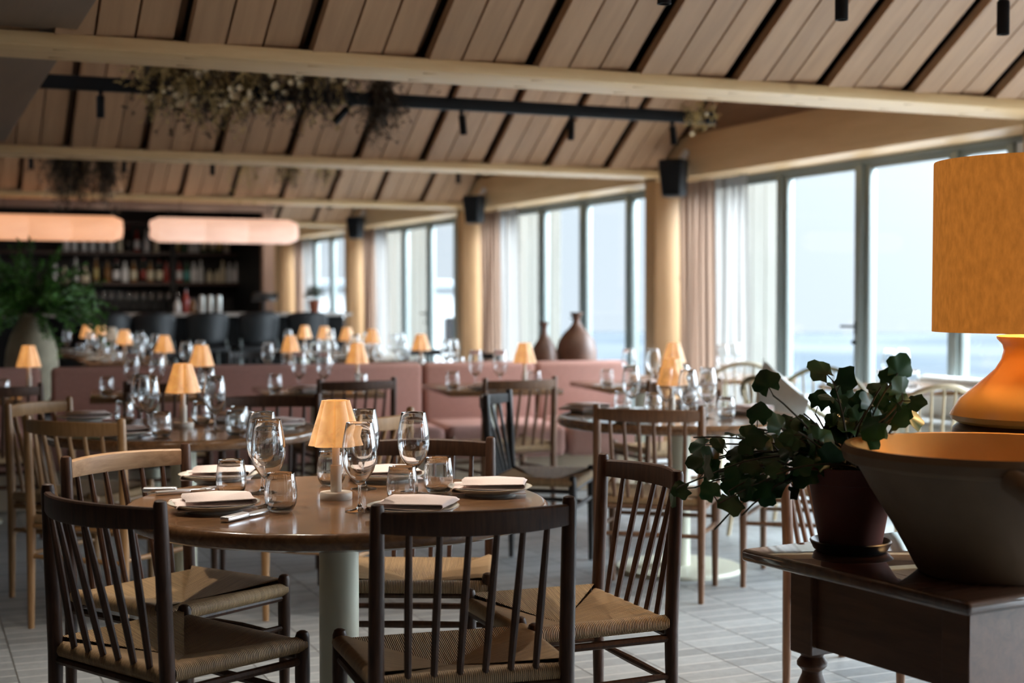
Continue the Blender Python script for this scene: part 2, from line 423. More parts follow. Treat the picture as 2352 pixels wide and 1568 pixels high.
# ------------------------------------------------------------------ mesh helpers
class MB:
    def __init__(self):
        self.v, self.f, self.uv, self.flat = [], [], None, set()
    def add(self, vs, fs):
        o = len(self.v)
        self.v += [tuple(p) for p in vs]
        self.f += [tuple(i + o for i in q) for q in fs]
        return o
    def box(self, c, s, rot=None, bev=0.0, seg=2):
        bm = bmesh.new()
        bmesh.ops.create_cube(bm, size=1)
        for v in bm.verts:
            v.co = Vector((v.co.x * s[0], v.co.y * s[1], v.co.z * s[2]))
        if bev:
            bmesh.ops.bevel(bm, geom=bm.edges[:], offset=min(bev, 0.49 * min(s)), segments=seg, profile=0.5, affect='EDGES')
        bm.verts.index_update()
        M = rot or Matrix.Identity(3)
        c = Vector(c)
        bm.normal_update()
        k0 = len(self.f)
        for k, f in enumerate(bm.faces):
            if max(abs(q) for q in f.normal) > 0.9995: self.flat.add(k0 + k)
        self.add([M @ v.co + c for v in bm.verts], [[v.index for v in f.verts] for f in bm.faces])
        bm.free()
        return self
    def hexa(self, p8):
        """bottom ring of four then top ring of four"""
        self.add(p8, [(3, 2, 1, 0), (4, 5, 6, 7), (0, 1, 5, 4), (1, 2, 6, 5), (2, 3, 7, 6), (3, 0, 4, 7)])
        return self
    def tube(self, pts, rad, n=10, cap=True, flat=1.0):
        pts = [Vector(p) for p in pts]
        if not isinstance(rad, (list, tuple)): rad = [rad] * len(pts)
        ring0 = len(self.v)
        t0 = (pts[1] - pts[0]).normalized()
        ref = Vector((0, 0, 1)) if abs(t0.z) < 0.9 else Vector((1, 0, 0))
        a = t0.cross(ref).normalized()
        vs, fs = [], []
        for i, p in enumerate(pts):
            if i == 0: t = t0
            elif i == len(pts) - 1: t = (pts[i] - pts[i - 1]).normalized()
            else: t = ((pts[i + 1] - pts[i]).normalized() + (pts[i] - pts[i - 1]).normalized()).normalized()
            a = (a - t * a.dot(t)).normalized()
            b = t.cross(a)
            for k in range(n):
                th = 2 * PI * k / n
                vs.append(p + a * (math.cos(th) * rad[i]) + b * (math.sin(th) * rad[i] * flat))
        for i in range(len(pts) - 1):
            for k in range(n):
                k2 = (k + 1) % n
                fs.append((i * n + k, i * n + k2, (i + 1) * n + k2, (i + 1) * n + k))
        if cap:
            fs.append(tuple(reversed(range(n))))
            fs.append(tuple((len(pts) - 1) * n + k for k in range(n)))
        self.add(vs, fs)
        return self
    def lathe(self, prof, n=24, c=(0, 0, 0), close=False, rfun=None):
        """prof: list of (r, z); r=0 ends become poles"""
        vs, fs, rows = [], [], []
        for (r, z) in prof:
            if r < 1e-6:
                rows.append([len(vs)]); vs.append((c[0], c[1], c[2] + z))
            else:
                row = []
                for k in range(n):
                    th = 2 * PI * k / n
                    q = r * (rfun(th, z) if rfun else 1.0)
                    row.append(len(vs)); vs.append((c[0] + q * math.cos(th), c[1] + q * math.sin(th), c[2] + z))
                rows.append(row)
        idx = list(range(len(rows) - 1))
        pairs = [(i, i + 1) for i in idx] + ([(len(rows) - 1, 0)] if close else [])
        for i, j in pairs:
            A, B = rows[i], rows[j]
            if len(A) == 1 and len(B) == 1: continue
            for k in range(n):
                k2 = (k + 1) % n
                if len(A) == 1: fs.append((A[0], B[k2], B[k]))
                elif len(B) == 1: fs.append((A[k], A[k2], B[0]))
                else: fs.append((A[k], A[k2], B[k2], B[k]))
        self.add(vs, fs)
        return self
    def build(self, name, mat, parent=None, ang=38):
        me = bpy.data.meshes.new(name)
        me.from_pydata(self.v, [], self.f)
        me.materials.append(MT[mat] if isinstance(mat, str) else mat)
        if self.uv:
            lay = me.uv_layers.new(name='UVMap')
            for i, u in enumerate(self.uv): lay.data[i].uv = u
        bm = bmesh.new(); bm.from_mesh(me)
        bmesh.ops.recalc_face_normals(bm, faces=bm.faces[:])
        bm.to_mesh(me); bm.free()
        me.polygons.foreach_set('use_smooth', [i not in self.flat for i in range(len(me.polygons))])
        me.set_sharp_from_angle(angle=math.radians(ang))
        o = bpy.data.objects.new(name, me)
        COL.objects.link(o)
        if parent is not None: o.parent = parent
        return o

def tag(o, label=None, cat=None, group=None, kind=None):
    if label: o['label'] = label
    if cat: o['category'] = cat
    if group: o['group'] = group
    if kind: o['kind'] = kind
    return o

def empty(name, loc=(0, 0, 0), rz=0.0, label=None, cat=None, group=None, kind=None):
    o = bpy.data.objects.new(name, None)
    o.empty_display_size = 0.1
    COL.objects.link(o)
    o.location = loc
    o.rotation_euler = (0, 0, rz)
    return tag(o, label, cat, group, kind)

KIDS = {}
def kids(o):
    return [c for c in bpy.data.objects if c.parent == o]

def copy_tree(o, parent=None):
    c = o.copy()
    COL.objects.link(c)
    if parent is not None: c.parent = parent
    if o.name not in KIDS: KIDS[o.name] = kids(o)
    for ch in KIDS[o.name]:
        copy_tree(ch, c)
    return c

class Proto:
    """first use hands out the original, later uses a copy with copied parts"""
    def __init__(self, maker): self.maker, self.o = maker, None
    def place(self, loc, rz=0.0, label=None, cat=None, group=None, tilt=None, scale=None):
        if self.o is None:
            self.o = self.maker(); c = self.o
        else:
            c = copy_tree(self.o)
        c.location = loc
        c.rotation_euler = (tilt[0], tilt[1], rz) if tilt else (0, 0, rz)
        if scale: c.scale = scale
        return tag(c, label, cat, group)

def rotz(a): return Matrix.Rotation(a, 3, 'Z')

# ------------------------------------------------------------------ the setting: floor, walls, roof
SPOT_W, BAR_W = 15.0, 7.0
XL, YF, YB = -4.6, -3.1, 24.5
tag(MB().box(((XL + 6.5) / 2, (YF + YB) / 2, -0.05), (6.5 - XL, YB - YF, 0.1)).build('floor', 'floor'),
    'grey brick floor laid in long courses', 'floor', kind='structure')
tag(MB().box((XL - 0.05, (YF + YB) / 2, 1.9), (0.1, YB - YF + .2, 3.9)).build('wall_left', 'wallp'), 'plain warm wall on the dark left side of the room', 'wall', kind='structure')
tag(MB().box((0.9, YF - 0.05, 1.9), (11.2, 0.1, 3.9)).build('wall_front', 'wallp'), 'plain warm wall behind the viewpoint', 'wall', kind='structure')
tag(MB().box((0.9, YB + 0.06, 1.9), (11.2, 0.1, 3.9)).build('wall_back', 'pine_v'), 'pale pine end wall past the bar', 'wall', kind='structure')

# window wall: piers, headers, gable infill
wr = empty('wall_right', (WALL_X, 8, 0), 0, 'pale pine window wall with piers and deep headers on the sea side', 'wall', kind='structure')
def wpart(mb, name, mat):
    o = mb.build(name, mat); o.parent = wr; o.matrix_parent_inverse = Matrix.Translation((-WALL_X, -8, 0)); return o
for (a, b) in PIER:
    wpart(MB().box((6.2, (a + b) / 2, 1.16), (0.4, b - a, 2.32), bev=0.004), 'pier', 'pine_v')
for k in range(len(PIER) - 1):
    a, b = PIER[k][1], PIER[k + 1][0]
    wpart(MB().box((6.2, (a + b) / 2, 2.45), (0.4, b - a + 0.16, 0.34), bev=0.004), 'header', 'pine_y')
    wpart(MB().box((6.24, (a + b) / 2, 3.25), (0.3, b - a + 0.2, 1.26)), 'gable_panel', 'gable')

# valley beams
for (a, b) in PIER[:-1]:
    tag(MB().box((0.70, (a + b) / 2 - 0.09 + 0.0, 2.338), (10.6, 0.37, 0.056), bev=0.006).build('ceiling_beam', 'pine'),
        'wide pale pine beam under a roof valley, running to the window wall', 'beam', kind='structure', group='valley beams')

# gabled roof bays: boards, rafters; the valley lies over each beam
ZV, TANP = 2.345, 0.645
BAYX0, BAYX1, RSP, RX0 = 0.036, 6.05, 0.5425, 1.118
slope_a = math.atan(TANP)
def roof_slope(parent, y_low, y_high, battens=True):
    """one slope from the valley edge y_low up to the ridge y_high"""
    run = abs(y_high - y_low); sgn = 1 if y_high > y_low else -1
    ln = run / math.cos(slope_a)
    up = Vector((0, sgn * math.cos(slope_a), math.sin(slope_a)))
    nrm = Vector((0, -sgn * math.sin(slope_a), math.cos(slope_a)))
    rot = Matrix((Vector((1, 0, 0)), up, nrm)).transposed()
    base = Vector((0, y_low, ZV))
    TILT, GAP = 0.036, 0.046
    tiltm = Matrix.Rotation(-math.atan(TILT / RSP), 3, 'Y')
    mb = MB()
    x = RX0 - 2 * RSP
    w = (RSP - GAP) / 3
    while x < BAYX1:
        for j in range(3):
            cx = x + (j + 0.5) * w
            if cx > BAYX1 + 0.05: continue
            q = (j + 0.5) / 3
            c = base + up * (ln / 2) + nrm * (0.025 - TILT * (1 - q)) + Vector((cx, 0, 0))
            mb.box(c, (w - 0.009, ln + 0.04, 0.05), rot @ tiltm, bev=0.002, seg=1)
        x += RSP
    mb.build('boards', 'ceil', parent)
    c = base + up * (ln / 2) + nrm * 0.125 + Vector((3.0, 0, 0))
    MB().box(c, (6.4, ln + 0.1, 0.02), rot).build('backing', 'niche', parent)
    if battens:
        x = RX0 - 2 * RSP
        while x < BAYX1:
            c = base + up * (ln / 2) + nrm * 0.075 + Vector((x - GAP / 2 - 0.004, 0, 0))
            MB().box(c, (GAP - 0.006, ln, 0.05), rot, bev=0.002, seg=1).build('batten', 'batten', parent)
            x += RSP
VAL = [(p[0] + p[1]) / 2 - 0.09 for p in PIER]
VAL[-1] = 25.0
ceil = empty('ceiling', (0, 0, 0), 0, 'row of gabled oak board ceilings with slender rafters', 'ceiling', kind='structure')
for k in range(len(VAL) - 1):
    lo, hi = VAL[k], VAL[k + 1]
    mid = (lo + hi) / 2
    roof_slope(ceil, hi - 0.10, mid, battens=(1 <= k <= 4))
    roof_slope(ceil, lo + 0.10, mid, battens=False)
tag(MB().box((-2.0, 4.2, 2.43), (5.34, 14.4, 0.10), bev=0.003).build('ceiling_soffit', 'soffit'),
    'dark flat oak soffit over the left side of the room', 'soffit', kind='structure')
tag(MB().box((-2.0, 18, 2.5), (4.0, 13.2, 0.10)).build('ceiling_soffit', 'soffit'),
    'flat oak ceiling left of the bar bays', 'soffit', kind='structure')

# windows and terrace doors in the glazing plane
def glazing(k):
    a, b = PIER[k][1], PIER[k + 1][0]
    off = a - 6.56
    stops = [a, 7.05 + off, 7.56 + off, 8.58 + off, 9.62 + off, b]
    nm = {0: 'window_1', 1: 'window_2', 2: 'window_3', 3: 'window_4', 4: 'window_5', 5: 'window_6'}[k]
    lab = {2: 'tall terrace window with grey frame nearest on the right', 3: 'tall grey framed window behind the two brown jugs',
           4: 'tall grey framed window with a building seen outside', 5: 'tall grey framed window at the far end beside the bar'}.get(k, 'tall grey framed window beyond the right edge of view')
    w = empty(nm, (GLASS_X, (a + b) / 2, 0), 0, lab, 'window', kind='structure')
    inv = Matrix.Translation((-GLASS_X, -(a + b) / 2, 0))
    def p(mb, name, mat):
        o = mb.build(name, mat); o.parent = w; o.matrix_parent_inverse = inv; return o
    X = GLASS_X
    fr = MB()
    fr.box((X, (a + b) / 2, 2.2625), (0.10, b - a, 0.035), bev=0.004)
    fr.box((X, (a + b) / 2, 0.03), (0.10, b - a, 0.06), bev=0.004)
    p(fr, 'outer_frame', 'frame')
    p(MB().box((X, (stops[0] + stops[1]) / 2, 1.14), (0.06, stops[1] - stops[0], 2.2)), 'side_panel', 'white')
    for y in stops[1:5]:
        p(MB().box((X, y, 1.14), (0.11, 0.055, 2.2), bev=0.004), 'mullion', 'frame')
    for i in range(1, 5):
        y0, y1 = stops[i] + 0.027, stops[i + 1] - 0.027
        door = i in (2, 3)
        s = 0.062 if door else 0.03
        sash = MB()
        for yy in (y0 + s / 2, y1 - s / 2): sash.box((X, yy, 1.1575), (0.06, s, 2.175), bev=0.004)
        for zz, sh in ((0.07 + s / 2, s), (2.245 - 0.022, 0.044)): sash.box((X, (y0 + y1) / 2, zz), (0.06, y1 - y0 - 2 * s, sh), bev=0.004)
        so = p(sash, 'door_leaf' if door else 'sash', 'frame')
        MB().box((X, (y0 + y1) / 2, (0.07 + s + 2.201) / 2), (0.012, y1 - y0 - 2 * s + 0.01, 2.141 - s - 0.005)).build('pane', 'pane', so)
        if i == 3:
            h = MB()
            yh = y0 + 0.02
            h.box((X - 0.045, yh, 1.06), (0.012, 0.03, 0.09), bev=0.003)
            h.tube([(X - 0.05, yh, 1.07), (X - 0.085, yh, 1.07), (X - 0.09, yh + 0.115, 1.07)], 0.009, 8)
            h.tube([(X - 0.05, yh, 0.955), (X - 0.07, yh, 0.955)], 0.016, 10)
            h.build('handle', 'black', so)
    return w
for k in range(6): glazing(k)

# outside: terrace edge, sea and a neighbouring house, plank-clad fins
tag(MB().box((9.3, 9, -0.2), (5.6, 44, 0.1)).build('terrace', 'deck'), 'grey stone terrace outside the windows', 'terrace', kind='structure')
sea = MB()
seg = 96
sea.v = [(0, 0, -5.0)] + [(265 * math.cos(2 * PI * k / seg), 265 * math.sin(2 * PI * k / seg), -5.0) for k in range(seg)]
sea.f = [(0, k + 1, (k + 1) % seg + 1) for k in range(seg)]
tag(sea.build('sea', 'sea'), 'pale grey sea fading into fog beyond the terrace', 'sea', kind='structure')
for k in (2, 3, 4):
    y = PIER[k + 1][0]
    mb = MB()
    n = 5
    for j in range(n):
        mb.box((6.62 + (j + 0.5) * 0.135, y + 0.12, 1.2), (0.131, 0.12, 2.8), bev=0.003, seg=1)
    tag(mb.build('plank_fin', 'planks'), ['upright fin of pale weathered planks outside, behind the nearest curtain',
        'upright fin of pale weathered planks outside, behind the curtain left of the jugs',
        'upright fin of pale weathered planks outside the third window'][k - 2], 'plank fin', kind='structure')

def house():
    h = empty('house', (14.6, 47.0, -1.6), 0, 'white house with grey roof and outside stair seen through the third window', 'house')
    MB().box((0, 0, 1.5), (6.0, 7.0, 3.3)).build('wall', 'white', h)
    MB().box((0, 0, 3.3), (6.6, 7.6, 0.28), bev=0.02).build('roof', 'roofgrey', h)
    for i in range(3):
        MB().box((-2.0 + 2.0 * i, -3.53, 1.6), (1.1, 0.06, 1.3)).build('window', 'screen', h)
    mb = MB()
    for i in range(7): mb.box((-3.25 - 0.28 * i, -2.6, 1.35 - 0.2 * i), (0.28, 1.0, 0.06))
    mb.build('stair', 'roofgrey', h)
    return h
house()

# curtains
def curtain(y0, y1, mat, label, amp=0.045, waves=7, x=6.24, z0=0.03, z1=2.27):
    n, m = waves * 12, 6
    vs, fs = [], []
    for i in range(n + 1):
        t = i / n
        ph = 2 * PI * waves * t
        for j in range(m + 1):
            s = j / m
            vs.append((x + amp * math.sin(ph + 0.5 * math.sin(3 * t * PI)) * (0.7 + 0.3 * (1 - s)) + 0.012 * math.sin(7 * t + 4 * s),
                       y0 + (y1 - y0) * t + 0.02 * math.sin(2 * ph), z0 + (z1 - z0) * s))
    for i in range(n):
        for j in range(m):
            a = i * (m + 1) + j
            fs.append((a, a + m + 1, a + m + 2, a + 1))
    mb = MB(); mb.add(vs, fs)
    o = mb.build('curtain', mat, ang=80)
    return tag(o, label, 'curtain', 'sheer curtains at the window piers')
CUR = [(2, 'nearest window'), (3, 'window behind the brown jugs'), (4, 'third window with the house outside'), (5, 'far window beside the bar')]
for k, d in CUR:
    b = PIER[k + 1][0]
    curtain(b - 0.58, b - 0.06, 'sheer_pink', 'dense rose beige curtain bunched against the pier of the ' + d, waves=6)
    curtain(b - 1.12, b - 0.62, 'sheer', 'sheer white curtain hanging at the ' + d, waves=4, amp=0.035)

# ------------------------------------------------------------------ chair with a curved top rail, slanted spindles and a woven cord seat
BACK_X, BACK_Y, FRONT_X, FRONT_Y, CH = 0.222, -0.215, 0.232, 0.178, 0.83
def chair_seat():
    mb = MB(); uv = []
    zs, zf, zc, R = 0.453, 0.442, 0.403, 0.0200
    bl, br = Vector((-BACK_X + 0.004, BACK_Y + 0.012, 0)), Vector((BACK_X - 0.004, BACK_Y + 0.012, 0))
    fl, fr = Vector((-FRONT_X, FRONT_Y, 0)), Vector((FRONT_X, FRONT_Y, 0))
    C0 = Vector((0, 0.0, 0))
    def sector(A, B, out, zedge, stripe):
        na, nr, nc = 10, 6, 6
        grid = []
        for i in range(na + 1):
            a = i / na
            E = A.lerp(B, a)
            row = []
            for r in range(nr + 1):
                t = 0.004 + 0.996 * r / nr
                p = C0.lerp(E, t)
                # taut cord: nearly straight from edge to the cross, hollow along it
                p.z = zc + (zedge - zc) * t ** 1.12
                row.append((p, t))
            L0 = (E - C0).length
            for c in range(1, nc + 1):
                th = PI * 1.05 * c / nc
                p = Vector((E.x, E.y, zedge - R)) + out * (R * math.sin(th)) + Vector((0, 0, R * math.cos(th)))
                row.append((p, 1 + R * th / L0))
            grid.append((row, E, a, L0))
        o = len(mb.v)
        W = nr + nc + 1
        us = []
        for row, E, a, L0 in grid:
            for p, t in row:
                mb.v.append(tuple(p)); us.append(((p.x if stripe == 'x' else p.y), t * L0))
        for i in range(na):
            for j in range(W - 1):
                q = (i * W + j, (i + 1) * W + j, (i + 1) * W + j + 1, i * W + j + 1)
                mb.f.append(tuple(o + k for k in q))
                uv.extend(us[k] for k in q)
    sector(fl, fr, Vector((0, 1, 0)), zf, 'x')
    sector(br, bl, Vector((0, -1, 0)), zf, 'x')
    sector(bl, fl, Vector((-1, 0.055, 0)).normalized(), zs, 'y')
    sector(fr, br, Vector((1, 0.055, 0)).normalized(), zs, 'y')
    # lower layer of cord, closing the seat from below
    lo = [Vector((p.x, p.y, 0.414)) for p in (bl, br, fr, fl)]
    o = len(mb.v)
    mb.v += [tuple(p) for p in lo] + [(0, 0, 0.392)]
    for i in range(4):
        mb.f.append((o + i, o + (i + 1) % 4, o + 4))
        for p in (lo[i], lo[(i + 1) % 4], Vector((0, 0, 0))):
            uv.append((p.x, p.y) if i % 2 == 0 else (p.y, p.x))
    return mb, uv

def seat_object(parent):
    mb, uv = chair_seat()
    me = bpy.data.meshes.new('seat')
    me.from_pydata(mb.v, [], mb.f)
    lay = me.uv_layers.new(name='UVMap')
    for i, u in enumerate(uv): lay.data[i].uv = u
    me.materials.append(MT['cord'])
    me.polygons.foreach_set('use_smooth', [True] * len(me.polygons))
    o = bpy.data.objects.new('seat', me)
    COL.objects.link(o); o.parent = parent
    o['label'] = 'woven paper cord seat'
    return o

def rail_arc(t, bow=0.070):
    """point on the bowed back at t in -1..1"""
    return Vector((BACK_X * t, -0.232 - bow * (1 - t * t), 0))

def make_chair(mat):
    def mk():
        root = empty('dining_chair')
        seat_object(root)
        for s in (-1, 1):
            MB().tube([(s * BACK_X, BACK_Y - 0.005, 0), (s * BACK_X, BACK_Y - 0.004, 0.10), (s * BACK_X, BACK_Y, 0.42), (s * BACK_X, BACK_Y - 0.012, 0.70),
                       (s * BACK_X, BACK_Y - 0.017, 0.818), (s * BACK_X, BACK_Y - 0.017, 0.827), (s * BACK_X, BACK_Y - 0.017, CH)],
                      [0.0125, 0.0145, 0.0185, 0.0175, 0.016, 0.0135, 0.007], 12).build('back_post', mat, root)
            MB().tube([(s * FRONT_X, FRONT_Y, 0), (s * FRONT_X, FRONT_Y, 0.1), (s * FRONT_X, FRONT_Y, 0.36), (s * FRONT_X, FRONT_Y, 0.452), (s * FRONT_X, FRONT_Y, 0.462), (s * FRONT_X, FRONT_Y, 0.466)],
                      [0.0125, 0.0145, 0.019, 0.018, 0.014, 0.007], 12).build('front_leg', mat, root)
        # top rail: bowed plank, set between the posts
        n = 20
        vs, fs = [], []
        for i in range(n + 1):
            t = -0.97 + 1.94 * i / n
            p = rail_arc(t)
            d = Vector((BACK_X, 0.14 * t, 0)).normalized(); nn = Vector((-d.y, d.x, 0))
            h0 = 0.765 - 0.004 * (1 - t * t); h1 = 0.812 + 0.004 * (1 - t * t)
            for (dz, dn) in ((h0, -0.008), (h0, 0.008), (h0 + 0.003, 0.0095), (h1 - 0.004, 0.0095), (h1, 0.006), (h1, -0.006), (h1 - 0.004, -0.0095), (h0 + 0.003, -0.0095)):
                vs.append((p.x + nn.x * dn, p.y + nn.y * dn - 0.02 * (dz - 0.79), dz))
        for i in range(n):
            for k in range(8):
                k2 = (k + 1) % 8
                fs.append((i * 8 + k, i * 8 + k2, (i + 1) * 8 + k2, (i + 1) * 8 + k))
        fs.append(tuple(range(8))); fs.append(tuple(n * 8 + k for k in reversed(range(8))))
        mb = MB(); mb.add(vs, fs); mb.build('top_rail', mat, root)
        for i in range(6):
            t = -0.715 + 1.43 * i / 5
            a = rail_arc(t); a.z = 0.772
            b = Vector((t * 0.94 * BACK_X, BACK_Y + 0.005, 0.436))
            m_ = a.lerp(b, 0.55)
            MB().tube([a, m_, b, b + (b - a).normalized() * 0.02], [0.0072, 0.0098, 0.0082, 0.0082], 8).build('spindle', mat, root)
        for s in (-1, 1):
            MB().tube([(s * BACK_X, BACK_Y, 0.292), (s * 0.236, 0, 0.288), (s * FRONT_X, FRONT_Y, 0.284)], [0.0085, 0.0115, 0.0085], 8).build('stretcher', mat, root)
            MB().tube([(s * BACK_X, BACK_Y, 0.392), (s * FRONT_X, FRONT_Y, 0.392)], 0.0105, 8).build('seat_rail', mat, root)
        MB().tube([(-BACK_X, BACK_Y, 0.28), (0, BACK_Y, 0.28), (BACK_X, BACK_Y, 0.28)], [0.0085, 0.0115, 0.0085], 8).build('stretcher', mat, root)
        MB().tube([(-FRONT_X, FRONT_Y, 0.31), (0, FRONT_Y, 0.31), (FRONT_X, FRONT_Y, 0.31)], [0.0085, 0.0115, 0.0085], 8).build('stretcher', mat, root)
        for y in (BACK_Y, FRONT_Y):
            x = BACK_X if y < 0 else FRONT_X
            MB().tube([(-x, y, 0.398), (x, y, 0.398)], 0.0105, 8).build('seat_rail', mat, root)
        return root
    return mk
CH_DARK, CH_MID, CH_OAK, CH_BLACK = (Proto(make_chair(m)) for m in ('dark_wood', 'mid_wood', 'oak', 'black_wood'))

def chair_dir(proto, loc, facing, label, group):
    rz = math.atan2(facing.y, facing.x) - PI / 2
    return proto.place((loc.x, loc.y, 0), rz, label, 'chair', group)

def chair_posts(proto, pa, pb, target, label, group, out=0.0):
    A, B = at(*pa, CH), at(*pb, CH)
    d = (B - A); d.z = 0; d.normalize()
    nrm = Vector((-d.y, d.x, 0))
    mid = (A + B) / 2; mid.z = 0
    if nrm.dot(Vector((target.x, target.y, 0)) - mid) < 0: nrm = -nrm
    return chair_dir(proto, mid + nrm * (0.232 - out), nrm, label, group)

# ------------------------------------------------------------------ tables
TZ = 0.725
def make_round_table():
    t = empty('round_table')
    r = 0.575
    MB().lathe([(0, TZ - 0.045), (r - 0.05, TZ - 0.045), (r - 0.02, TZ - 0.045), (r - 0.006, TZ - 0.038), (r, TZ - 0.024), (r - 0.002, TZ - 0.010), (r - 0.010, TZ - 0.002), (r - 0.016, TZ), (r - 0.018, TZ), (r - 0.06, TZ), (0, TZ)], 72).build('tabletop', 'table', t)
    MB().lathe([(0, 0.022), (0.054, 0.022), (0.054, TZ - 0.046), (0, TZ - 0.046)], 32).build('pedestal', 'cream', t)
    MB().lathe([(0, 0), (0.295, 0), (0.297, 0.010), (0.292, 0.018), (0.28, 0.0186), (0.06, 0.023), (0, 0.023)], 48).build('base_plate', 'cream', t)
    return t
RT = Proto(make_round_table)
T1 = at(778, 1149, TZ); T2 = at(421, 983, TZ); T3 = at(1560, 954, TZ)
for T, d in ((T1, 'round walnut table in the foreground laid for dinner'), (T2, 'round walnut table behind the foreground one, at left'),
             (T3, 'round walnut table at right, half hidden by the leafy pot plant')):
    RT.place((T.x, T.y, 0), 0.5, d, 'table', 'round pedestal tables')

def make_square_table(w, d):
    def mk():
        t = empty('square_table')
        MB().box((0, 0, TZ - 0.016), (w, d, 0.032), bev=0.004).build('tabletop', 'table', t)
        MB().lathe([(0, 0.02), (0.04, 0.02), (0.04, TZ - 0.033), (0, TZ - 0.033)], 20).build('pedestal', 'cream', t)
        MB().lathe([(0, 0), (0.22, 0), (0.22, 0.014), (0.05, 0.02), (0, 0.02)], 32).build('base_plate', 'cream', t)
        return t
    return mk
ST = Proto(make_square_table(0.70, 0.80))

# ------------------------------------------------------------------ banquette
BQ_O = Vector((0.84, 9.66, 0)); BQ_A = math.radians(-7.2)
BE = Vector((math.cos(BQ_A), math.sin(BQ_A), 0)); BN = Vector((-math.sin(BQ_A), math.cos(BQ_A), 0))
def bq(s, n, z=0.0):
    p = BQ_O + BE * s + BN * n
    return Vector((p.x, p.y, z))
def banquette(s0, s1, label):
    c = (s0 + s1) / 2; w = s1 - s0
    r = empty('banquette', bq(c, -0.35), BQ_A, label, 'banquette', 'rose banquette sections in a row')
    MB().box((0, -0.06, 0.345), (w - 0.012, 0.74, 0.21), bev=0.05, seg=4).build('seat_cushion', 'pink', r)
    MB().box((0, 0.365, 0.54), (w - 0.012, 0.15, 0.58), bev=0.035, seg=4).build('backrest', 'pink', r)
    MB().box((0, 0.06, 0.12), (w - 0.004, 0.66, 0.24)).build('plinth', 'plinth', r)
    return r
banquette(-2.3, -0.03, 'rose fabric banquette section at the far left behind the lamp')
banquette(0.02, 2.46, 'long rose fabric banquette section behind the left round table')
banquette(2.46, 3.27, 'rose fabric banquette section with the black chair in front')
banquette(3.27, 3.95, 'rose fabric banquette section at the right end below the brown jugs')

BT = []
names_bt = ['leftmost', 'second', 'third', 'fourth', 'fifth']
for i, s in enumerate((-0.78, 0.28, 1.24, 2.32, 3.32)):
    p = bq(s + 0.35, -1.05)
    BT.append(p)
    ST.place(p, BQ_A, 'small square walnut table along the rose banquette, %s from the left' % names_bt[i], 'table', 'square tables along the banquette')

# ------------------------------------------------------------------ chairs in place
g1, g2, g3, gb = 'chairs at the foreground table', 'chairs at the left round table', 'chairs at the right round table', 'chairs facing the banquette'
chair_posts(CH_DARK, (852, 1152), (1302, 1133), T1, 'dark oak spindle chair seen from behind, front centre of the foreground table', g1, out=0.035)
chair_posts(CH_DARK, (1372, 1041), (1540, 1080), T1, 'dark oak spindle chair on the right side of the foreground table, turned to the left', g1, out=0.02)
chair_posts(CH_DARK, (97, 1108), (383, 1150), T1, 'darkest oak spindle chair at bottom left with its back to us', g1)
lit_chair = chair_posts(CH_DARK, (163, 1047), (430, 1018), T1, 'oak spindle chair at the left of the foreground table, top rail paled for window light', g1, out=0.015)
for k_ in [c for c in bpy.data.objects if c.parent == lit_chair and c.name.startswith('top_rail')]:
    k_.data = k_.data.copy(); k_.data.materials[0] = MT['window_lit_oak']; k_['label'] = 'top rail paled for window light'  # same oak, paled to carry the window light on this rail
chair_posts(CH_DARK, (785, 1017), (1125, 1018), T1, 'dark oak spindle chair on the far side of the foreground table, facing us', g1, out=0.22)
chair_posts(CH_OAK, (35, 927), (185, 910), T2, 'honey oak spindle chair at far left, left side of the rear left table', g2, out=0.05)
chair_posts(CH_OAK, (45, 951), (297, 961), T2, 'honey oak spindle chair with its back to us at the rear left table', g2)
chair_posts(CH_DARK, (505, 911), (727, 909), T2, 'dark spindle chair on the far side of the rear left table', g2, out=0.21)
chair_dir(CH_OAK, lz(-0.72, 5.80), (T2 - lz(-0.72, 5.80)), 'spindle chair seen edge on between the two left tables, right of the rear table', g2)
chair_posts(CH_MID, (1362, 927), (1620, 932), T3, 'brown oak spindle chair with its back to us at the right round table', g3)
chair_posts(CH_BLACK, (1118, 906), (1168, 893), T3, 'black spindle chair seen side on in front of the pink banquette', g3)
n_c = lz(1.27, 6.47)
chair_dir(CH_MID, n_c, F2.to_3d() * 0.355 - R2.to_3d() * 0.935, 'brown oak spindle chair behind the leafy plant, right side of the right table', g3)
o_c = lz(1.22, 4.78)
chair_dir(CH_MID, o_c, R2.to_3d() * 0.80 - F2.to_3d() * 0.60, 'brown oak spindle chair partly hidden behind the dark pot on the sideboard', g3)
chair_posts(CH_DARK, (728, 870), (910, 865), BT[2], 'dark spindle chair at the third banquette table', gb)
chair_posts(CH_MID, (1108, 868), (1280, 863), BT[3], 'brown spindle chair at the fourth banquette table behind the black chair', gb)
chair_posts(CH_DARK, (288, 872), (480, 869), BT[1], 'dark spindle chair at the second banquette table, behind the wine glasses at left', gb, out=0.07)
chair_posts(CH_DARK, (-108, 881), (85, 877), BT[0], 'dark spindle chair cut by the left edge of the picture', gb, out=0.07)
chair_posts(CH_MID, (1490, 872), (1655, 868), BT[4], 'brown spindle chair at the fifth banquette table behind the right lamp', gb)

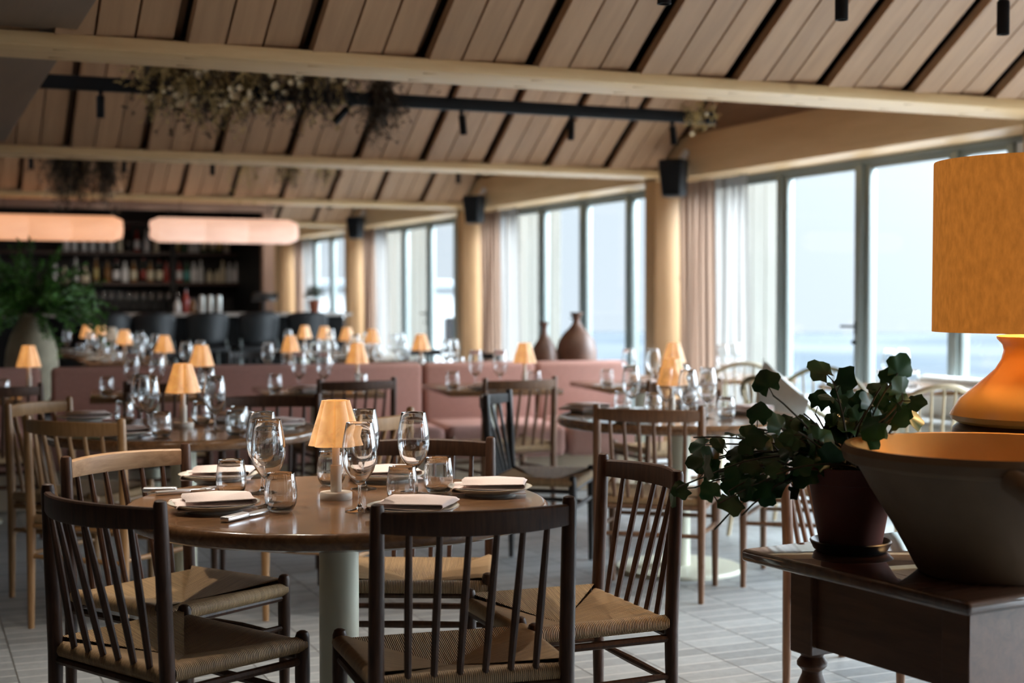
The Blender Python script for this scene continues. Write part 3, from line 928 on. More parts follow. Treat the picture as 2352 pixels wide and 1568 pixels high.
# ------------------------------------------------------------------ tableware
def make_wine_glass():
    g = empty('wine_glass')
    bowl = [(0.0, 0.084), (0.0045, 0.084), (0.012, 0.0895), (0.024, 0.1015), (0.0345, 0.118), (0.0410, 0.138), (0.0430, 0.155), (0.0418, 0.178), (0.0378, 0.203), (0.0322, 0.2305), (0.0318, 0.2315), (0.0312, 0.2305),
            (0.0368, 0.203), (0.0407, 0.178), (0.0419, 0.155), (0.0399, 0.1385), (0.0333, 0.1195), (0.0226, 0.1035), (0.010, 0.0925), (0.0, 0.0905)]
    bowl = [(q * 1.07, 0.2315 - (0.2315 - z) * 1.10) for q, z in bowl]
    MB().lathe(bowl, 32).build('bowl', 'clear', g, ang=60)
    MB().lathe([(0, 0.0691), (0.0046, 0.0691), (0.0039, 0.062), (0.0035, 0.045), (0.0038, 0.025), (0.0065, 0.012), (0.012, 0.0075), (0, 0.0073)], 16).build('stem', 'clear', g, ang=60)
    MB().lathe([(0, 0.0072), (0.012, 0.0072), (0.026, 0.0035), (0.0375, 0.0018), (0.0385, 0.001), (0.0375, 0.0), (0, 0.0)], 32).build('foot', 'clear', g, ang=60)
    return g
def make_tumbler():
    rib = lambda th, z: 1.0 + 0.012 * math.cos(18 * th) * min(1, max(0, (z - 0.006) / 0.02))
    prof = [(0, 0.0005), (0.026, 0.0005), (0.033, 0.006), (0.0395, 0.020), (0.0425, 0.040), (0.0415, 0.060), (0.0385, 0.080), (0.0355, 0.0995), (0.0349, 0.1005), (0.0343, 0.0995),
            (0.0373, 0.080), (0.0402, 0.060), (0.0411, 0.040), (0.0381, 0.021), (0.030, 0.010), (0.0, 0.0085)]
    o = MB().lathe(prof, 72, rfun=rib).build('tumbler', 'clear', ang=60)
    return o
def make_plate():
    p = empty('plate')
    MB().lathe([(0, 0.004), (0.06, 0.004), (0.065, 0.0), (0.072, 0.0), (0.074, 0.005), (0.105, 0.015), (0.117, 0.021), (0.1165, 0.0235), (0.100, 0.0195), (0.078, 0.011), (0.070, 0.009), (0, 0.009)], 56).build('dish', 'plate', p)
    MB().lathe([(0.1165, 0.0212), (0.1195, 0.0222), (0.1195, 0.0238), (0.1165, 0.0240)], 56, close=True).build('rim', 'plate_rim', p)
    return p
def make_napkin():
    path = []
    def arc(cx, cz, r, a0, a1, k=6):
        for i in range(k + 1):
            a = a0 + (a1 - a0) * i / k
            path.append((cx + r * math.cos(a), cz + r * math.sin(a)))
    path.append((0.105, 0.0)); path.append((0.0, -0.001))
    arc(-0.098, 0.0055, 0.006, -PI / 2, -3 * PI / 2)
    path.append((0.0, 0.0120))
    arc(0.094, 0.0185, 0.007, -PI / 2, PI / 2)
    path.append((0.02, 0.0265)); path.append((-0.075, 0.0235))
    n = 14; W = 0.150
    vs, fs = [], []
    for j in range(n + 1):
        y = -W / 2 + W * j / n
        for i, (x, z) in enumerate(path):
            wv = noise.noise(Vector((x * 16, y * 16, z * 60))) * 0.010
            vs.append((x + 0.02 * y + wv, y + 0.003 * math.sin(x * 40), z + 0.001 + max(0, wv) + 0.003 * math.sin(y * 25 + x * 14) * (z / 0.026)))
    m = len(path)
    for j in range(n):
        for i in range(m - 1):
            fs.append((j * m + i, j * m + i + 1, (j + 1) * m + i + 1, (j + 1) * m + i))
    mb = MB(); mb.add(vs, fs)
    o = mb.build('napkin', 'napkin', ang=70)
    md = o.modifiers.new('thickness', 'SOLIDIFY'); md.thickness = 0.0016; md.offset = 0
    return o
def make_knife():
    k = empty('table_knife')
    MB().box((-0.055, 0, 0.006), (0.095, 0.018, 0.011), bev=0.004, seg=3).build('handle', 'steel', k)
    out = [(-0.008, -0.007), (0.01, -0.010), (0.055, -0.011), (0.085, -0.006), (0.098, 0.006), (0.092, 0.010), (0.05, 0.010), (-0.008, 0.007)]
    n = len(out)
    mb = MB()
    mb.add([(x, y, 0.0035) for x, y in out] + [(x, y, 0.0062) for x, y in out],
           [tuple(reversed(range(n))), tuple(range(n, 2 * n))] + [(i, (i + 1) % n, n + (i + 1) % n, n + i) for i in range(n)])
    mb.build('blade', 'steel', k)
    return k
def make_fork():
    f = empty('table_fork')
    MB().box((-0.05, 0, 0.005), (0.10, 0.014, 0.008), bev=0.003, seg=2).build('handle', 'steel', f)
    mb = MB()
    mb.box((0.02, 0, 0.006), (0.05, 0.010, 0.004), bev=0.0015, seg=1)
    mb.box((0.052, 0, 0.007), (0.02, 0.024, 0.003), bev=0.001, seg=1)
    for i in range(4): mb.box((0.083, -0.0102 + i * 0.0068, 0.008), (0.046, 0.0034, 0.0026))
    mb.build('tines', 'steel', f)
    return f
LOBES = lambda th, z: 0.83 + 0.19 * abs(math.sin(3 * th)) ** 0.8
def make_lamp(lit=True):
    def mk():
        l = empty('table_lamp')
        MB().lathe([(0, 0), (0.0435, 0), (0.0445, 0.002), (0.0445, 0.017), (0.0430, 0.0195), (0, 0.0195)], 40).build('base', 'lampbody', l)
        MB().lathe([(0.0145, 0.0196), (0.0155, 0.022), (0.0155, 0.092), (0.0145, 0.094), (0.0105, 0.094), (0.0105, 0.165), (0, 0.165)], 28).build('stem', 'lampbody', l)
        prof = [(0.0745, 0.1480), (0.0700, 0.1620), (0.0575, 0.205), (0.0470, 0.240), (0.0385, 0.2700), (0.0385, 0.2720), (0.0372, 0.2715), (0.0460, 0.239), (0.0565, 0.204), (0.0690, 0.1615), (0.0733, 0.1482)]
        MB().lathe(prof, 72, rfun=LOBES, close=True).build('shade', 'shade' if lit else 'shade_off', l, ang=60)
        return l
    return mk
WG, TU, PL, NA, KN, FO, LA, LX = (Proto(m) for m in (make_wine_glass, make_tumbler, make_plate, make_napkin, make_knife, make_fork, make_lamp(True), make_lamp(False)))

def top(px, py, z=TZ): return at(px, py, z)
fg = 'the foreground table'
LA.place(top(772, 1145), 0.15, 'small lamp with lit scalloped paper shade on the foreground table', 'lamp', 'small cordless table lamps')
for px, py, d in ((603, 1132, 'left, rear one of the overlapping pair'), (617, 1163, 'left, front one of the overlapping pair'),
                  (836, 1122, 'farther of two right of the lamp'), (826, 1174, 'nearest to us, right of the lamp'), (950, 1134, 'alone at right')):
    WG.place(top(px, py), random.random(), 'clear wine glass on the foreground table, ' + d, 'wine glass', 'wine glasses on the foreground table')
for px, py, d in ((531, 1137, 'left, in front of the rear left plate'), (645, 1174, 'left of the lamp, nearest to us'), (761, 1114, 'behind the lamp stem'),
                  (924, 1156, 'right, half behind the front chair rail'), (1007, 1131, 'right, beside the single wine glass')):
    TU.place(top(px, py), random.random(), 'ribbed glass tumbler on the foreground table, ' + d, 'tumbler', 'tumblers on the foreground table')
for px, py, nr, d in ((492, 1172, 0.35, 'front left, beside the silver knife'), (502, 1104, 0.1, 'rear left, behind the tumbler'), (1125, 1134, 0.0, 'at right, before the right hand chair'),
                      (886, 1103, 0.25, 'far side, behind the wine glasses'), (948, 1180, -0.2, 'near side, half hidden by the front chair')):
    p = top(px, py)
    PL.place(p, random.random(), 'pale stoneware plate on the foreground table, ' + d, 'plate', 'plates on the foreground table')
    NA.place((p.x, p.y, p.z + 0.0105), nr - YAW, 'rose white napkin on the foreground table, ' + d, 'napkin', 'napkins on the foreground table')
def lay(proto, pa, pb, label, cat, grp):
    A, B = top(*pa), top(*pb)
    d = B - A
    c = (A + B) / 2
    return proto.place((c.x, c.y, TZ + 0.0005), math.atan2(d.y, d.x), label, cat, grp, scale=(1.0, 1.45, 1.3))
lay(KN, (492, 1206), (640, 1170), 'broad silver knife at front left of the foreground table', 'knife', 'cutlery on the foreground table')
lay(KN, (345, 1131), (480, 1129), 'silver knife at rear left edge of the foreground table', 'knife', 'cutlery on the foreground table')
lay(FO, (372, 1137), (498, 1127), 'silver fork beside the knife at rear left of the foreground table', 'fork', 'cutlery on the foreground table')

def put(proto, px, py, label, cat, grp, rz=None):
    return proto.place(top(px, py), random.random() * 3 if rz is None else rz, label, cat, grp)
# rear left round table
gl = 'tableware on the rear left table'
rl = ' on the rear left round table'
put(LA, 421, 980, 'small lamp with lit scalloped shade' + rl, 'lamp', 'small cordless table lamps', 0.4)
for px, py, d in ((325, 985, 'first from the left'), (342, 990, 'second from the left'), (474, 958, 'just right of the lamp'), (494, 990, 'rightmost, tall in front')):
    put(WG, px, py, 'clear wine glass' + rl + ', ' + d, 'wine glass', gl)
for px, py, d in ((286, 972, 'far left'), (371, 1003, 'left of the lamp'), (462, 974, 'right of the lamp'), (548, 988, 'far right'), (542, 1000, 'far right, nearer')):
    put(TU, px, py, 'ribbed glass tumbler' + rl + ', ' + d, 'tumbler', gl)
for px, py, d in ((196, 966, 'left'), (278, 1003, 'near side'), (530, 966, 'far side'), (637, 983, 'right')):
    p = top(px, py)
    PL.place(p, 0, 'pale plate under a napkin' + rl + ', ' + d, 'plate', gl)
    NA.place((p.x, p.y, p.z + 0.0105), random.random(), 'folded napkin on a plate' + rl + ', ' + d, 'napkin', gl)
lay(KN, (312, 1004), (372, 992), 'silver knife at the near edge of the rear left round table', 'knife', gl)
# right round table
gr = 'tableware on the right table'
rr = ' on the right round table'
put(LA, 1543, 957, 'small lamp with lit scalloped shade' + rr, 'lamp', 'small cordless table lamps', 0.9)
for px, py, d in ((1450, 950, 'left'), (1530, 958, 'in front of the lamp, left'), (1566, 948, 'behind the lamp'), (1624, 960, 'right, against the plant'), (1580, 968, 'in front of the lamp, right')):
    put(WG, px, py, 'clear wine glass' + rr + ', ' + d, 'wine glass', gr)
for px, py, d in ((1430, 946, 'far left'), (1500, 950, 'left of the lamp'), (1585, 945, 'right of the lamp'), (1668, 962, 'far right among the leaves')):
    put(TU, px, py, 'ribbed glass tumbler' + rr + ', ' + d, 'tumbler', gr)
for px, py, d in ((1345, 945, 'left'), (1452, 970, 'near side'), (1590, 935, 'far side'), (1720, 950, 'right')):
    p = top(px, py)
    PL.place(p, 0, 'pale plate under a napkin' + rr + ', ' + d, 'plate', gr)
    NA.place((p.x, p.y, p.z + 0.0105), random.random(), 'folded napkin on a plate' + rr + ', ' + d, 'napkin', gr)

# banquette tables: lamp px, glass px offsets
BL = [(65, 8.45), (462, 8.53), (820, 8.9), (1205, 8.95), (1548, 9.0)]
for i, (px, Z) in enumerate(BL):
    nm = names_bt[i]
    d = ' on the %s banquette table from the left' % nm
    p = col_at(px, Z); p.z = TZ
    LA.place(p, 0.3 * i, 'small lit lamp with scalloped shade' + d, 'lamp', 'small cordless table lamps')
    c = BT[i]
    for (s, n, dd) in ((-0.12, -0.10, 'left'), (0.02, -0.16, 'right')):
        q = c + BE * s + BN * n; q.z = TZ
        WG.place(q, 0, 'wine glass' + d + ', %s one' % dd, 'wine glass', 'wine glasses along the banquette')
    for (s, n, dd) in ((-0.26, -0.08, 'left'), (0.24, -0.16, 'right')):
        q = c + BE * s + BN * n; q.z = TZ
        TU.place(q, 0, 'glass tumbler' + d + ', %s one' % dd, 'tumbler', 'tumblers along the banquette')
    q = c + BE * -0.08 + BN * -0.28; q.z = TZ
    PL.place(q, 0, 'pale plate' + d, 'plate', 'plates along the banquette')
    q2 = q.copy(); q2.z += 0.0105
    NA.place(q2, 0.4, 'folded napkin lying on the plate' + d, 'napkin', 'napkins along the banquette')

# ------------------------------------------------------------------ dining zone between banquette and bar
ZONE = [  # (column, depth, where, lit, with a table)
 (377, 10.7, 'behind the banquette, second lamp cluster from the left', True, True),
 (667, 10.7, 'behind the banquette, in front of the bar stools', True, True),
 (967, 11.1, 'behind the banquette, below the third window', True, True),
 (285, 12.5, 'nearest of the left group before the bar', True, True),
 (200, 14.6, 'leftmost before the bar', True, True),
 (232, 14.2, 'second of the left group before the bar', True, False),
 (256, 13.6, 'third of the left group before the bar, unlit', False, True),
 (700, 14.4, 'before the end bar stool', True, True),
 (745, 14.0, 'right of the end bar stool', True, False),
 (797, 13.6, 'below the far speaker', True, True),
 (855, 12.8, 'below the third window curtain', True, True)]
for px, Z, where, lit, tb in ZONE:
    p = col_at(px, Z)
    if tb:
        ST.place(p, 0, 'square walnut table ' + where, 'table', 'tables before the bar')
    q = p.copy(); q.z = TZ
    (LA if lit else LX).place(q, px * 0.1, ('small lit lamp ' if lit else 'small pale lamp ') + where, 'lamp', 'small cordless table lamps')
    if tb:
        for (a, b, dd) in ((-0.22, -0.20, 'left'), (0.12, -0.24, 'middle'), (0.26, -0.02, 'right')):
            WG.place((p.x + a, p.y + b, TZ), 0, 'wine glass on the table %s, %s' % (where, dd), 'wine glass', 'wine glasses before the bar')
        for (a, b, dd) in ((-0.10, -0.28, 'left'), (0.22, -0.26, 'right')):
            TU.place((p.x + a, p.y + b, TZ), 0, 'tumbler on the table %s, %s' % (where, dd), 'tumbler', 'tumblers before the bar')
        PL.place((p.x - 0.20, p.y + 0.18, TZ), 0, 'plate on the table ' + where, 'plate', 'plates before the bar')
for (px, Z, fx, fy, d) in ((1012, 12.6, 0, -1, 'far chair under the third window'), (1062, 11.8, -1, 0.1, 'chair right of the lamp under the third window'),
                           (600, 12.0, 0, -1, 'chair in front of the bar stools'), (430, 12.0, 0, -1, 'chair behind the second lamp cluster')):
    chair_dir(CH_BLACK, col_at(px, Z), Vector((fx, fy, 0)), 'black spindle chair showing over the banquette, ' + d, 'chairs before the bar')

# ------------------------------------------------------------------ jugs on a ledge behind the banquette, vase with fern
led = bq(3.75, 0.42)
t = empty('ledge_table', (led.x, led.y, 0), BQ_A, 'narrow dark table behind the banquette carrying the brown jugs', 'table')
MB().box((0, 0, 0.685), (0.95, 0.42, 0.03), bev=0.004).build('tabletop', 'mid_wood', t)
for sx in (-0.43, 0.43):
    for sy in (-0.17, 0.17):
        MB().tube([(sx, sy, 0), (sx, sy, 0.67)], [0.016, 0.022], 8).build('leg', 'mid_wood', t)
def jug(px, Z, prof, label):
    p = col_at(px, Z)
    return tag_jug(MB().lathe(prof, 40).build('jug', 'jug'), p, label)
def tag_jug(o, p, label):
    o.location = (p.x, p.y, 0.70)
    return tag(o, label, 'jug', 'brown jugs behind the banquette')
def locate_line(px, n):
    """point on the line n behind the banquette front, at photo column px"""
    d = F2 + R2 * ((px - 1176) / FPX)
    o = BQ_O.to_2d() + BN.to_2d() * n
    e = BE.to_2d()
    # t*d = o + s*e
    det = -d.x * e.y + e.x * d.y
    tt = (-o.x * e.y + e.x * o.y) / det
    return tt
jug(1250, locate_line(1250, 0.40), [(0, 0), (0.075, 0), (0.095, 0.02), (0.102, 0.10), (0.098, 0.16), (0.078, 0.225), (0.045, 0.275), (0.026, 0.31), (0.021, 0.345), (0.023, 0.375), (0.036, 0.395), (0.034, 0.402), (0.018, 0.39), (0, 0.38)],
    'smaller brown earthenware jug with a slim neck behind the banquette')
jug(1324, locate_line(1324, 0.44), [(0, 0), (0.115, 0), (0.140, 0.03), (0.150, 0.10), (0.149, 0.19), (0.132, 0.26), (0.095, 0.315), (0.055, 0.355), (0.032, 0.385), (0.027, 0.41), (0.031, 0.44), (0.050, 0.462), (0.046, 0.470), (0.024, 0.455), (0, 0.44)],
    'large round brown earthenware jug with flared lip behind the banquette')

vp = col_at(72, 9.9)
t = empty('side_table', (vp.x, vp.y, 0), BQ_A, 'low dark table behind the banquette under the sandstone vase', 'table')
MB().box((0, 0, 0.53), (0.5, 0.42, 0.04), bev=0.005).build('tabletop', 'dark_wood', t)
for sx in (-0.21, 0.21):
    for sy in (-0.17, 0.17):
        MB().box((sx, sy, 0.255), (0.04, 0.04, 0.51)).build('leg', 'dark_wood', t)
o = MB().lathe([(0, 0), (0.10, 0), (0.135, 0.06), (0.168, 0.17), (0.177, 0.27), (0.168, 0.37), (0.140, 0.47), (0.098, 0.55), (0.082, 0.585), (0.086, 0.61), (0.094, 0.618), (0.084, 0.618), (0.070, 0.58), (0, 0.56)], 48,
               rfun=lambda th, z: 1 + 0.012 * math.sin(2 * th + 9 * z)).build('vase', 'stone')
o.location = (vp.x, vp.y, 0.55)
tag(o, 'large sandstone coloured vase holding green fern at the left', 'vase')

def frond(mb, base, dirv, length, droop, leaf, rnd, steps=22):
    p = Vector(base); d = Vector(dirv).normalized()
    pts = [p.copy()]
    for i in range(steps):
        d = (d + Vector((0, 0, -droop))).normalized()
        p = p + d * (length / steps)
        pts.append(p.copy())
        if i > 3:
            for s in range(5):
                side = Vector((rnd.uniform(-1, 1), rnd.uniform(-1, 1), rnd.uniform(-0.9, 0.7))).normalized()
                ln = leaf * rnd.uniform(0.6, 1.4)
                a = p + d * rnd.uniform(-0.02, 0.02)
                b = a + (side + d * 0.5).normalized() * ln
                wv = side.cross(d).normalized() * ln * 0.15
                m_ = a.lerp(b, 0.5)
                mb.add([a, m_ + wv, b, m_ - wv], [(0, 1, 2, 3)])
    return pts
rnd = random.Random(3)
fol, stm = MB(), MB()
for i in range(95):
    a = rnd.uniform(0, 2 * PI); el = rnd.uniform(0.12, 1.5)
    dv = Vector((math.cos(a) * math.cos(el), math.sin(a) * math.cos(el), math.sin(el)))
    pts = frond(fol, (0.04 * math.cos(a), 0.04 * math.sin(a), 0.0), dv, rnd.uniform(0.34, 0.56), rnd.uniform(0.01, 0.085), 0.042, rnd)
    stm.tube(pts[::4], 0.0025, 4, cap=False)
fe = empty('fern', (vp.x, vp.y, 1.165), 0, 'bushy green fern arching out of the sandstone vase at left', 'plant')
fol.build('foliage', 'fern', fe); stm.build('stems', 'stem', fe)

# ------------------------------------------------------------------ bar
BY = 16.95
tag(MB().box((-0.27, BY, 2.75), (8.66, 0.14, 0.92)).build('wall_bar', 'barframe'), 'brown lintel wall over the black bar opening', 'wall', kind='structure')
tag(MB().box((4.00, BY, 1.14), (0.13, 0.14, 2.28)).build('trim_1', 'barframe'), 'brown upright at the right end of the bar opening', 'trim', kind='structure')
nb = MB()
nb.box((-0.3, 18.95, 1.3), (8.6, 0.06, 2.6)); nb.box((4.03, 18.0, 1.3), (0.07, 1.9, 2.6)); nb.box((-0.3, 18.0, 2.55), (8.6, 1.9, 0.06))
tag(nb.build('wall_bar_niche', 'niche'), 'black painted recess behind the bar shelves', 'wall', kind='structure')
bc = empty('bar_counter', (1.2, 16.35, 0), 0, 'long black bar counter with pale stone top', 'bar counter')
MB().box((0, 0.05, 0.535), (7.0, 0.50, 1.07)).build('front', 'black', bc)
MB().box((0.02, 0, 1.087), (7.1, 0.66, 0.034), bev=0.004).build('worktop', 'counter', bc)
bb = empty('back_counter', (0.7, 18.62, 0), 0, 'black back counter below the bar shelves', 'counter')
MB().box((0, 0, 0.55), (6.5, 0.55, 1.10)).build('body', 'black', bb)
MB().box((0, 0, 1.115), (6.5, 0.58, 0.03)).build('worktop', 'black', bb)
SHY = 18.70
def bar_x(px, Y):
    u = (px - 1176) / FPX
    d = F2 + R2 * u
    return Y * d.x / d.y
XS = [bar_x(100, SHY), bar_x(387, SHY), bar_x(400, SHY), bar_x(592, SHY)]
for i, (x0, x1, nm) in enumerate(((XS[0] - 1.2, XS[1], 'left'), (XS[2], XS[3], 'right'))):
    u_ = empty('bar_shelf_unit', ((x0 + x1) / 2, SHY, 0), 0, 'black bar shelf unit with brown shelves, %s one' % nm, 'shelf unit', 'bar shelf units')
    w = x1 - x0
    for sx in (-1, 1): MB().box((sx * (w / 2 + 0.015), 0, 1.78), (0.03, 0.36, 1.32)).build('side_panel', 'niche', u_)
    for z in (1.475, 1.855, 2.235): MB().box((0, 0, z - 0.018), (w, 0.34, 0.036)).build('shelf', 'shelf', u_)
def bottle_mesh(h, r, neck, nr):
    return [(0, 0), (r * 0.92, 0), (r, 0.006), (r, h * neck), (r * 0.85, h * (neck + 0.07)), (nr * 1.2, h * (neck + 0.18)), (nr, h * (neck + 0.22)), (nr, h * 0.97), (nr * 0.9, h), (0, h)]
BK = {
 'tall': (0.30, 0.037, 0.55, 0.014), 'slim': (0.31, 0.030, 0.60, 0.013), 'squat': (0.20, 0.055, 0.52, 0.017), 'mid': (0.27, 0.042, 0.58, 0.015), 'short': (0.17, 0.038, 0.6, 0.014)}
BPROTO = {}
def bottle(kind, mat, label_mat, x, y, z, label, group):
    key = (kind, mat, label_mat)
    def mk():
        h, r, nk, nr = BK[kind]
        b = empty('bottle')
        MB().lathe(bottle_mesh(h, r, nk, nr), 20).build('body', mat, b)
        if label_mat: MB().lathe([(r + 0.0008, h * 0.14), (r + 0.0012, h * 0.15), (r + 0.0012, h * (nk - 0.06)), (r + 0.0008, h * (nk - 0.05))], 20).build('label', label_mat, b)
        MB().lathe([(0, h * 0.955), (nr * 1.12, h * 0.955), (nr * 1.12, h * 1.02), (0, h * 1.02)], 12).build('cap', 'b_dark' if mat != 'b_dark' else 'b_red', b)
        return b
    if key not in BPROTO: BPROTO[key] = Proto(mk)
    return BPROTO[key].place((x, y, z), random.random() * 6, label, 'bottle', group)
ORD = ['first', 'second', 'third', 'fourth', 'fifth', 'sixth', 'seventh', 'eighth', 'ninth', 'tenth', 'eleventh', 'twelfth', 'thirteenth', 'fourteenth']
CN = {'b_dark': 'dark', 'b_amber': 'amber', 'b_clear': 'pale clear', 'b_green': 'green', 'b_teal': 'teal', 'b_cream': 'cream', 'b_red': 'red'}
rowA = [(127, 'slim', 'b_clear', None), (150, 'squat', 'b_cream', None), (175, 'slim', 'b_clear', 'b_white'), (197, 'squat', 'b_cream', None), (222, 'slim', 'b_amber', 'b_yellow'), (248, 'mid', 'b_amber', None),
        (268, 'mid', 'b_dark', 'b_white'), (288, 'mid', 'b_clear', 'b_white'), (308, 'mid', 'b_amber', 'b_cream'), (330, 'tall', 'b_dark', 'b_red'), (346, 'mid', 'b_amber', 'b_cream'), (367, 'mid', 'b_dark', 'b_cream'), (383, 'mid', 'b_red', None)]
rowB = [(412, 'mid', 'b_red', 'b_white'), (430, 'mid', 'b_green', 'b_teal'), (446, 'mid', 'b_clear', 'b_white'), (462, 'tall', 'b_clear', None), (482, 'short', 'b_cream', 'b_cream'), (499, 'short', 'b_cream', None),
        (512, 'tall', 'b_cream', None), (528, 'mid', 'b_clear', None), (543, 'mid', 'b_clear', 'b_white'), (560, 'short', 'b_green', None), (580, 'mid', 'b_amber', None)]
rowC = [(153, 'tall', 'b_clear', 'b_white'), (172, 'tall', 'b_clear', None), (194, 'tall', 'b_clear', None), (214, 'tall', 'b_clear', None), (235, 'tall', 'b_clear', None), (257, 'tall', 'b_clear', 'b_white'), (277, 'tall', 'b_cream', None),
        (297, 'slim', 'b_dark', None), (316, 'tall', 'b_red', 'b_white'), (338, 'tall', 'b_clear', 'b_white'), (360, 'tall', 'b_cream', None)]
rowD = [(408, 'tall', 'b_amber', 'b_yellow'), (424, 'tall', 'b_green', None), (440, 'tall', 'b_clear', None), (452, 'tall', 'b_clear', None), (470, 'tall', 'b_green', 'b_cream'), (490, 'tall', 'b_green', 'b_cream'),
        (506, 'tall', 'b_green', 'b_yellow'), (522, 'tall', 'b_clear', 'b_cream'), (550, 'tall', 'b_green', None), (568, 'tall', 'b_dark', None), (582, 'tall', 'b_green', None)]
for row, z, sh in ((rowA, 1.475, 'lower left'), (rowB, 1.475, 'lower right'), (rowC, 1.855, 'upper left'), (rowD, 1.855, 'upper right')):
    for i, (px, kd, mt, lm) in enumerate(row):
        bottle(kd, mt, lm, bar_x(px, SHY - 0.05), SHY - 0.05, z, '%s bottle, %s from the left on the %s bar shelf' % (CN[mt], ORD[i], sh), 'bottles on the %s bar shelf' % sh)
for i, px in enumerate((220, 239, 257, 277, 296, 312, 331, 349, 368, 388, 409)):
    WG.place((bar_x(px, 18.45), 18.45, 1.13), 0, 'wine glass on the back counter of the bar, %s from the left' % ORD[i], 'wine glass', 'wine glasses on the back counter')
for i, px in enumerate((464, 483, 503)):
    tp = empty('beer_tap', (bar_x(px, 16.45), 16.45, 1.104), 0, 'pale glassy beer tap on the bar counter, %s of three' % ['leftmost', 'middle', 'rightmost'][i], 'beer tap', 'beer taps')
    MB().lathe([(0, 0), (0.035, 0), (0.035, 0.012), (0.02, 0.016), (0, 0.016)], 20).build('base', 'steel', tp)
    MB().lathe([(0, 0.016), (0.030, 0.016), (0.033, 0.03), (0.033, 0.17), (0.028, 0.195), (0, 0.205)], 20).build('column', 'tap', tp)
x = bar_x(610, 16.4)
tl = empty('till_screen', (x, 16.45, 1.104), 0.2, 'dark till screen standing on the bar counter at its right part', 'till')
MB().box((0, 0, 0.01), (0.16, 0.14, 0.02), bev=0.004).build('base', 'blackp', tl)
MB().box((0, 0.02, 0.09), (0.03, 0.03, 0.15)).build('stand', 'blackp', tl)
MB().box((0, 0, 0.185), (0.30, 0.10, 0.07), Matrix.Rotation(-0.4, 3, 'X'), bev=0.006).build('screen', 'screen', tl)
for i, (px, kd, mt, lm) in enumerate(((408, 'short', 'b_clear', None), (427, 'mid', 'b_red', None), (444, 'short', 'b_amber', None))):
    bottle(kd, mt, lm, bar_x(px, 16.5), 16.5, 1.104, '%s bottle on the bar counter left of the taps, %s' % (CN[mt], ORD[i]), 'bottles on the bar counter')
# small pot plant on the end of the counter
pp = Vector((bar_x(722, 16.3), 16.3, 1.104))
po = empty('potted_plant', pp, 0, 'small grey green plant in a terracotta pot on the end of the bar', 'plant')
MB().lathe([(0, 0), (0.048, 0), (0.062, 0.12), (0.072, 0.122), (0.074, 0.15), (0.064, 0.15), (0.058, 0.13), (0, 0.128)], 28).build('pot', 'terracotta', po)
fol = MB(); rnd = random.Random(8)
for i in range(420):
    a, el, r = rnd.uniform(0, 2 * PI), rnd.uniform(-0.2, 1.5), rnd.uniform(0.02, 0.115)
    c = Vector((math.cos(a) * math.cos(el) * r * 1.15, math.sin(a) * math.cos(el) * r * 1.15, 0.20 + math.sin(el) * r))
    s1 = Vector((rnd.uniform(-1, 1), rnd.uniform(-1, 1), rnd.uniform(-1, 1))).normalized() * 0.017
    s2 = s1.cross(Vector((rnd.uniform(-1, 1), rnd.uniform(-1, 1), 1))).normalized() * 0.009
    fol.add([c - s1, c + s2, c + s1, c - s2], [(0, 1, 2, 3)])
fol.tube([(0, 0, 0.12), (0.01, 0, 0.24)], 0.004, 5); fol.build('foliage', 'herb', po)

def make_stool():
    s = empty('bar_stool')
    MB().box((0, 0.02, 0.715), (0.44, 0.40, 0.05), bev=0.02, seg=3).build('seat', 'blackp', s)
    n, mrow = 16, 6
    vs, fs = [], []
    for i in range(n + 1):
        t = -1 + 2 * i / n
        for j in range(mrow + 1):
            q = j / mrow
            wdt = 0.235 * (1 - 0.10 * (1 - q) ** 2) * (1 - 0.06 * max(0, q - 0.8) * 5)
            z = 0.775 + 0.345 * q - 0.03 * (abs(t) ** 4) * q + 0.03 * abs(t) ** 3 * (1 - q)
            vs.append((wdt * t, -0.19 - 0.03 * q + 0.11 * t * t, z))
    for i in range(n):
        for j in range(mrow):
            a = i * (mrow + 1) + j
            fs.append((a, a + mrow + 1, a + mrow + 2, a + 1))
    mb = MB(); mb.add(vs, fs); bk = mb.build('backrest', 'blackp', s)
    md = bk.modifiers.new('thickness', 'SOLIDIFY'); md.thickness = 0.018
    for sx in (-1, 1):
        MB().tube([(sx * 0.20, -0.10, 0.82), (sx * 0.21, -0.16, 0.70), (sx * 0.235, -0.20, 0.0)], 0.011, 8).build('leg', 'frame', s)
        MB().tube([(sx * 0.18, 0.18, 0.70), (sx * 0.215, 0.22, 0.0)], 0.011, 8).build('leg', 'frame', s)
        MB().tube([(sx * 0.222, -0.19, 0.28), (sx * 0.20, 0.21, 0.28)], 0.009, 8).build('footrest', 'frame', s)
    MB().tube([(-0.20, 0.21, 0.28), (0.20, 0.21, 0.28)], 0.009, 8).build('footrest', 'frame', s)
    return s
BS = Proto(make_stool)
for i, px in enumerate((248, 352, 475, 592, 705)):
    BS.place((bar_x(px, 15.70), 15.78, 0), random.uniform(-0.06, 0.06), 'black shell bar stool at the counter, %s from the left' % ORD[i], 'bar stool', 'bar stools')

